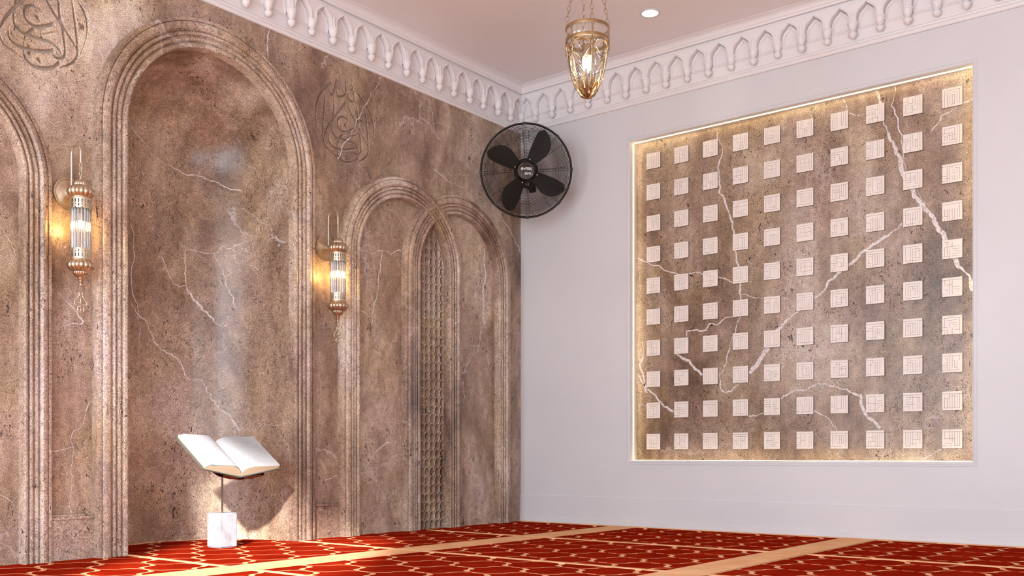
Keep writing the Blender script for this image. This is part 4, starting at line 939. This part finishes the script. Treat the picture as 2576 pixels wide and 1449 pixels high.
# motor, neck and bracket reaching the corner
mb = MB(); mb.lathe([(0, -.055), (.075, -.055), (.082, -.065), (.082, -.14), (.07, -.165), (.04, -.175), (0, -.175)], 40)
for i in range(5): mb.lathe([(.0825, -.075-.014*i), (.0845, -.078-.014*i), (.0825, -.082-.014*i)], 40)
mb.build('motor', M['fanblack'], fan, smooth=40)
inv = Matrix((fx, fy, fz)) # world -> fan axes
wl = lambda p: tuple(inv @ (Vector(p)-FC))
mb = MB(); mb.tube([(0, -.03, -.14), wl((-.22, -.19, 2.50)), wl((-.13, -.13, 2.49)), wl((-.02, -.12, 2.49))], .014, 10); mb.build('neck', M['fanblack'], fan, smooth=40)
mb = MB()
q = [wl((x_, y_, z_)) for x_ in (-.022, -.001) for y_ in (-.145, -.095) for z_ in (2.47, 2.55)]
mb.add(q, [(0, 1, 3, 2), (4, 6, 7, 5), (0, 4, 5, 1), (2, 3, 7, 6), (0, 2, 6, 4), (1, 5, 7, 3)]); mb.build('wall_bracket', M['fanblack'], fan)
mb = MB(); mb.tube([(-.020, .20, zf(.2)-.02), (-.020, .262, zf(.26)-.02), (-.016, .272, zf(.27)-.02), (.010, .274, zf(.27)-.02), (.016, .270, zf(.27)-.02), (.019, .262, zf(.26)-.02), (.019, .20, zf(.2)-.02)], .0016, 6); mb.build('wire_loop', M['fanblack'], fan, smooth=True)
def lettering(text, size, x, y, bold=.0, spacing=1.):
    cu = bpy.data.curves.new('lettering', 'FONT'); cu.body = text; cu.size = size; cu.offset = bold; cu.extrude = .0004; cu.space_character = spacing; cu.align_x = 'LEFT'
    o = bpy.data.objects.new('tmp', cu); COL.objects.link(o); dg = bpy.context.evaluated_depsgraph_get()
    me = bpy.data.meshes.new_from_object(o.evaluated_get(dg)); bpy.data.objects.remove(o); me.materials.clear(); me.materials.append(M['ink_white'])
    r = bpy.data.objects.new('lettering', me); COL.objects.link(r); r.parent = badge; r.location = (x, y, .0752)
lettering('VITEK', .0205, -.0150, .0085, .0006, 1.04)
lettering('airo', .0285, -.0105, -.0240, .0003, .98)
lettering('2', .011, .0405, -.0275, .0002)
mb = MB(); mb.lathe([(.0088, .0), (.0088, .0007), (0, .0007)], 28, c=(-.0275, .0155, .0750)); o = mb.build('emblem', M['ink_white'], badge)
mb = MB(); mb.tube([(-.0312, .0165, .0760), (-.0285, .0135, .0760), (-.0245, .0195, .0760)], .0011, 6); mb.tube([(-.0275+.0055*math.cos(t_), .0155+.0055*math.sin(t_), .0759) for t_ in [1.2+.3*i for i in range(16)]], .0007, 5); mb.build('emblem_mark', M['hubgloss'], badge)

# ------------------------------------------------------------------ camera
cam = bpy.data.cameras.new('camera'); co = bpy.data.objects.new('camera', cam); COL.objects.link(co)
co.location = CAM; th = math.atan2(1948, 2470)
co.rotation_euler = (PI/2, 0, th-PI/2)
cam.sensor_fit = 'HORIZONTAL'; cam.sensor_width = 36; cam.lens = 36*2470/2576
cam.shift_y = (1145-724.5)/2576; cam.clip_start = .05
sc.camera = co

# ------------------------------------------------------------------ light
sun = bpy.data.lights.new('sun', 'SUN'); so = bpy.data.objects.new('sun', sun); COL.objects.link(so)
sd = Vector((.71, .548, -.428)).normalized(); so.rotation_euler = sd.to_track_quat('-Z', 'Y').to_euler()
sun.energy = 10.5; sun.angle = math.radians(2.2); sun.color = (1., .965, .90)
w = bpy.data.worlds.new('sky'); sc.world = w; w.use_nodes = True; wt = w.node_tree; wt.nodes.clear()
bg = wt.nodes.new('ShaderNodeBackground'); ow = wt.nodes.new('ShaderNodeOutputWorld'); wt.links.new(bg.outputs[0], ow.inputs[0])
bg.inputs[0].default_value = (.81, .91, 1.0, 1); bg.inputs[1].default_value = 9.8
def portal(loc, rot, sx, sy):
    l = bpy.data.lights.new('window_daylight', 'AREA'); l.shape = 'RECTANGLE'; l.size = sx; l.size_y = sy; l.cycles.is_portal = True
    o = bpy.data.objects.new('window_daylight', l); COL.objects.link(o); o.location = loc; o.rotation_euler = rot
for a, b, z0, z1 in WIN: portal((XL-.26, (a+b)/2, (z0+z1)/2), (0, -PI/2, 0), z1-z0, b-a)
for a, b, z0, z1 in BWIN: portal(((a+b)/2, YB-.26, (z0+z1)/2), (PI/2, 0, 0), b-a, z1-z0)
sc.view_settings.view_transform = 'Standard'; sc.view_settings.look = 'None'; sc.view_settings.gamma = 1; sc.view_settings.exposure = 0.02
sc.view_settings.use_curve_mapping = False
cy = sc.cycles; cy.use_denoising = True; cy.max_bounces = 7; cy.diffuse_bounces = 4; cy.glossy_bounces = 3; cy.transparent_max_bounces = 20; cy.transmission_bounces = 2
cy.adaptive_threshold = .02; cy.sample_clamp_indirect = 6.; cy.caustics_reflective = False; cy.caustics_refractive = False
try: cy.denoiser = 'OPENIMAGEDENOISE'; cy.denoising_input_passes = 'RGB_ALBEDO_NORMAL'
except Exception: pass
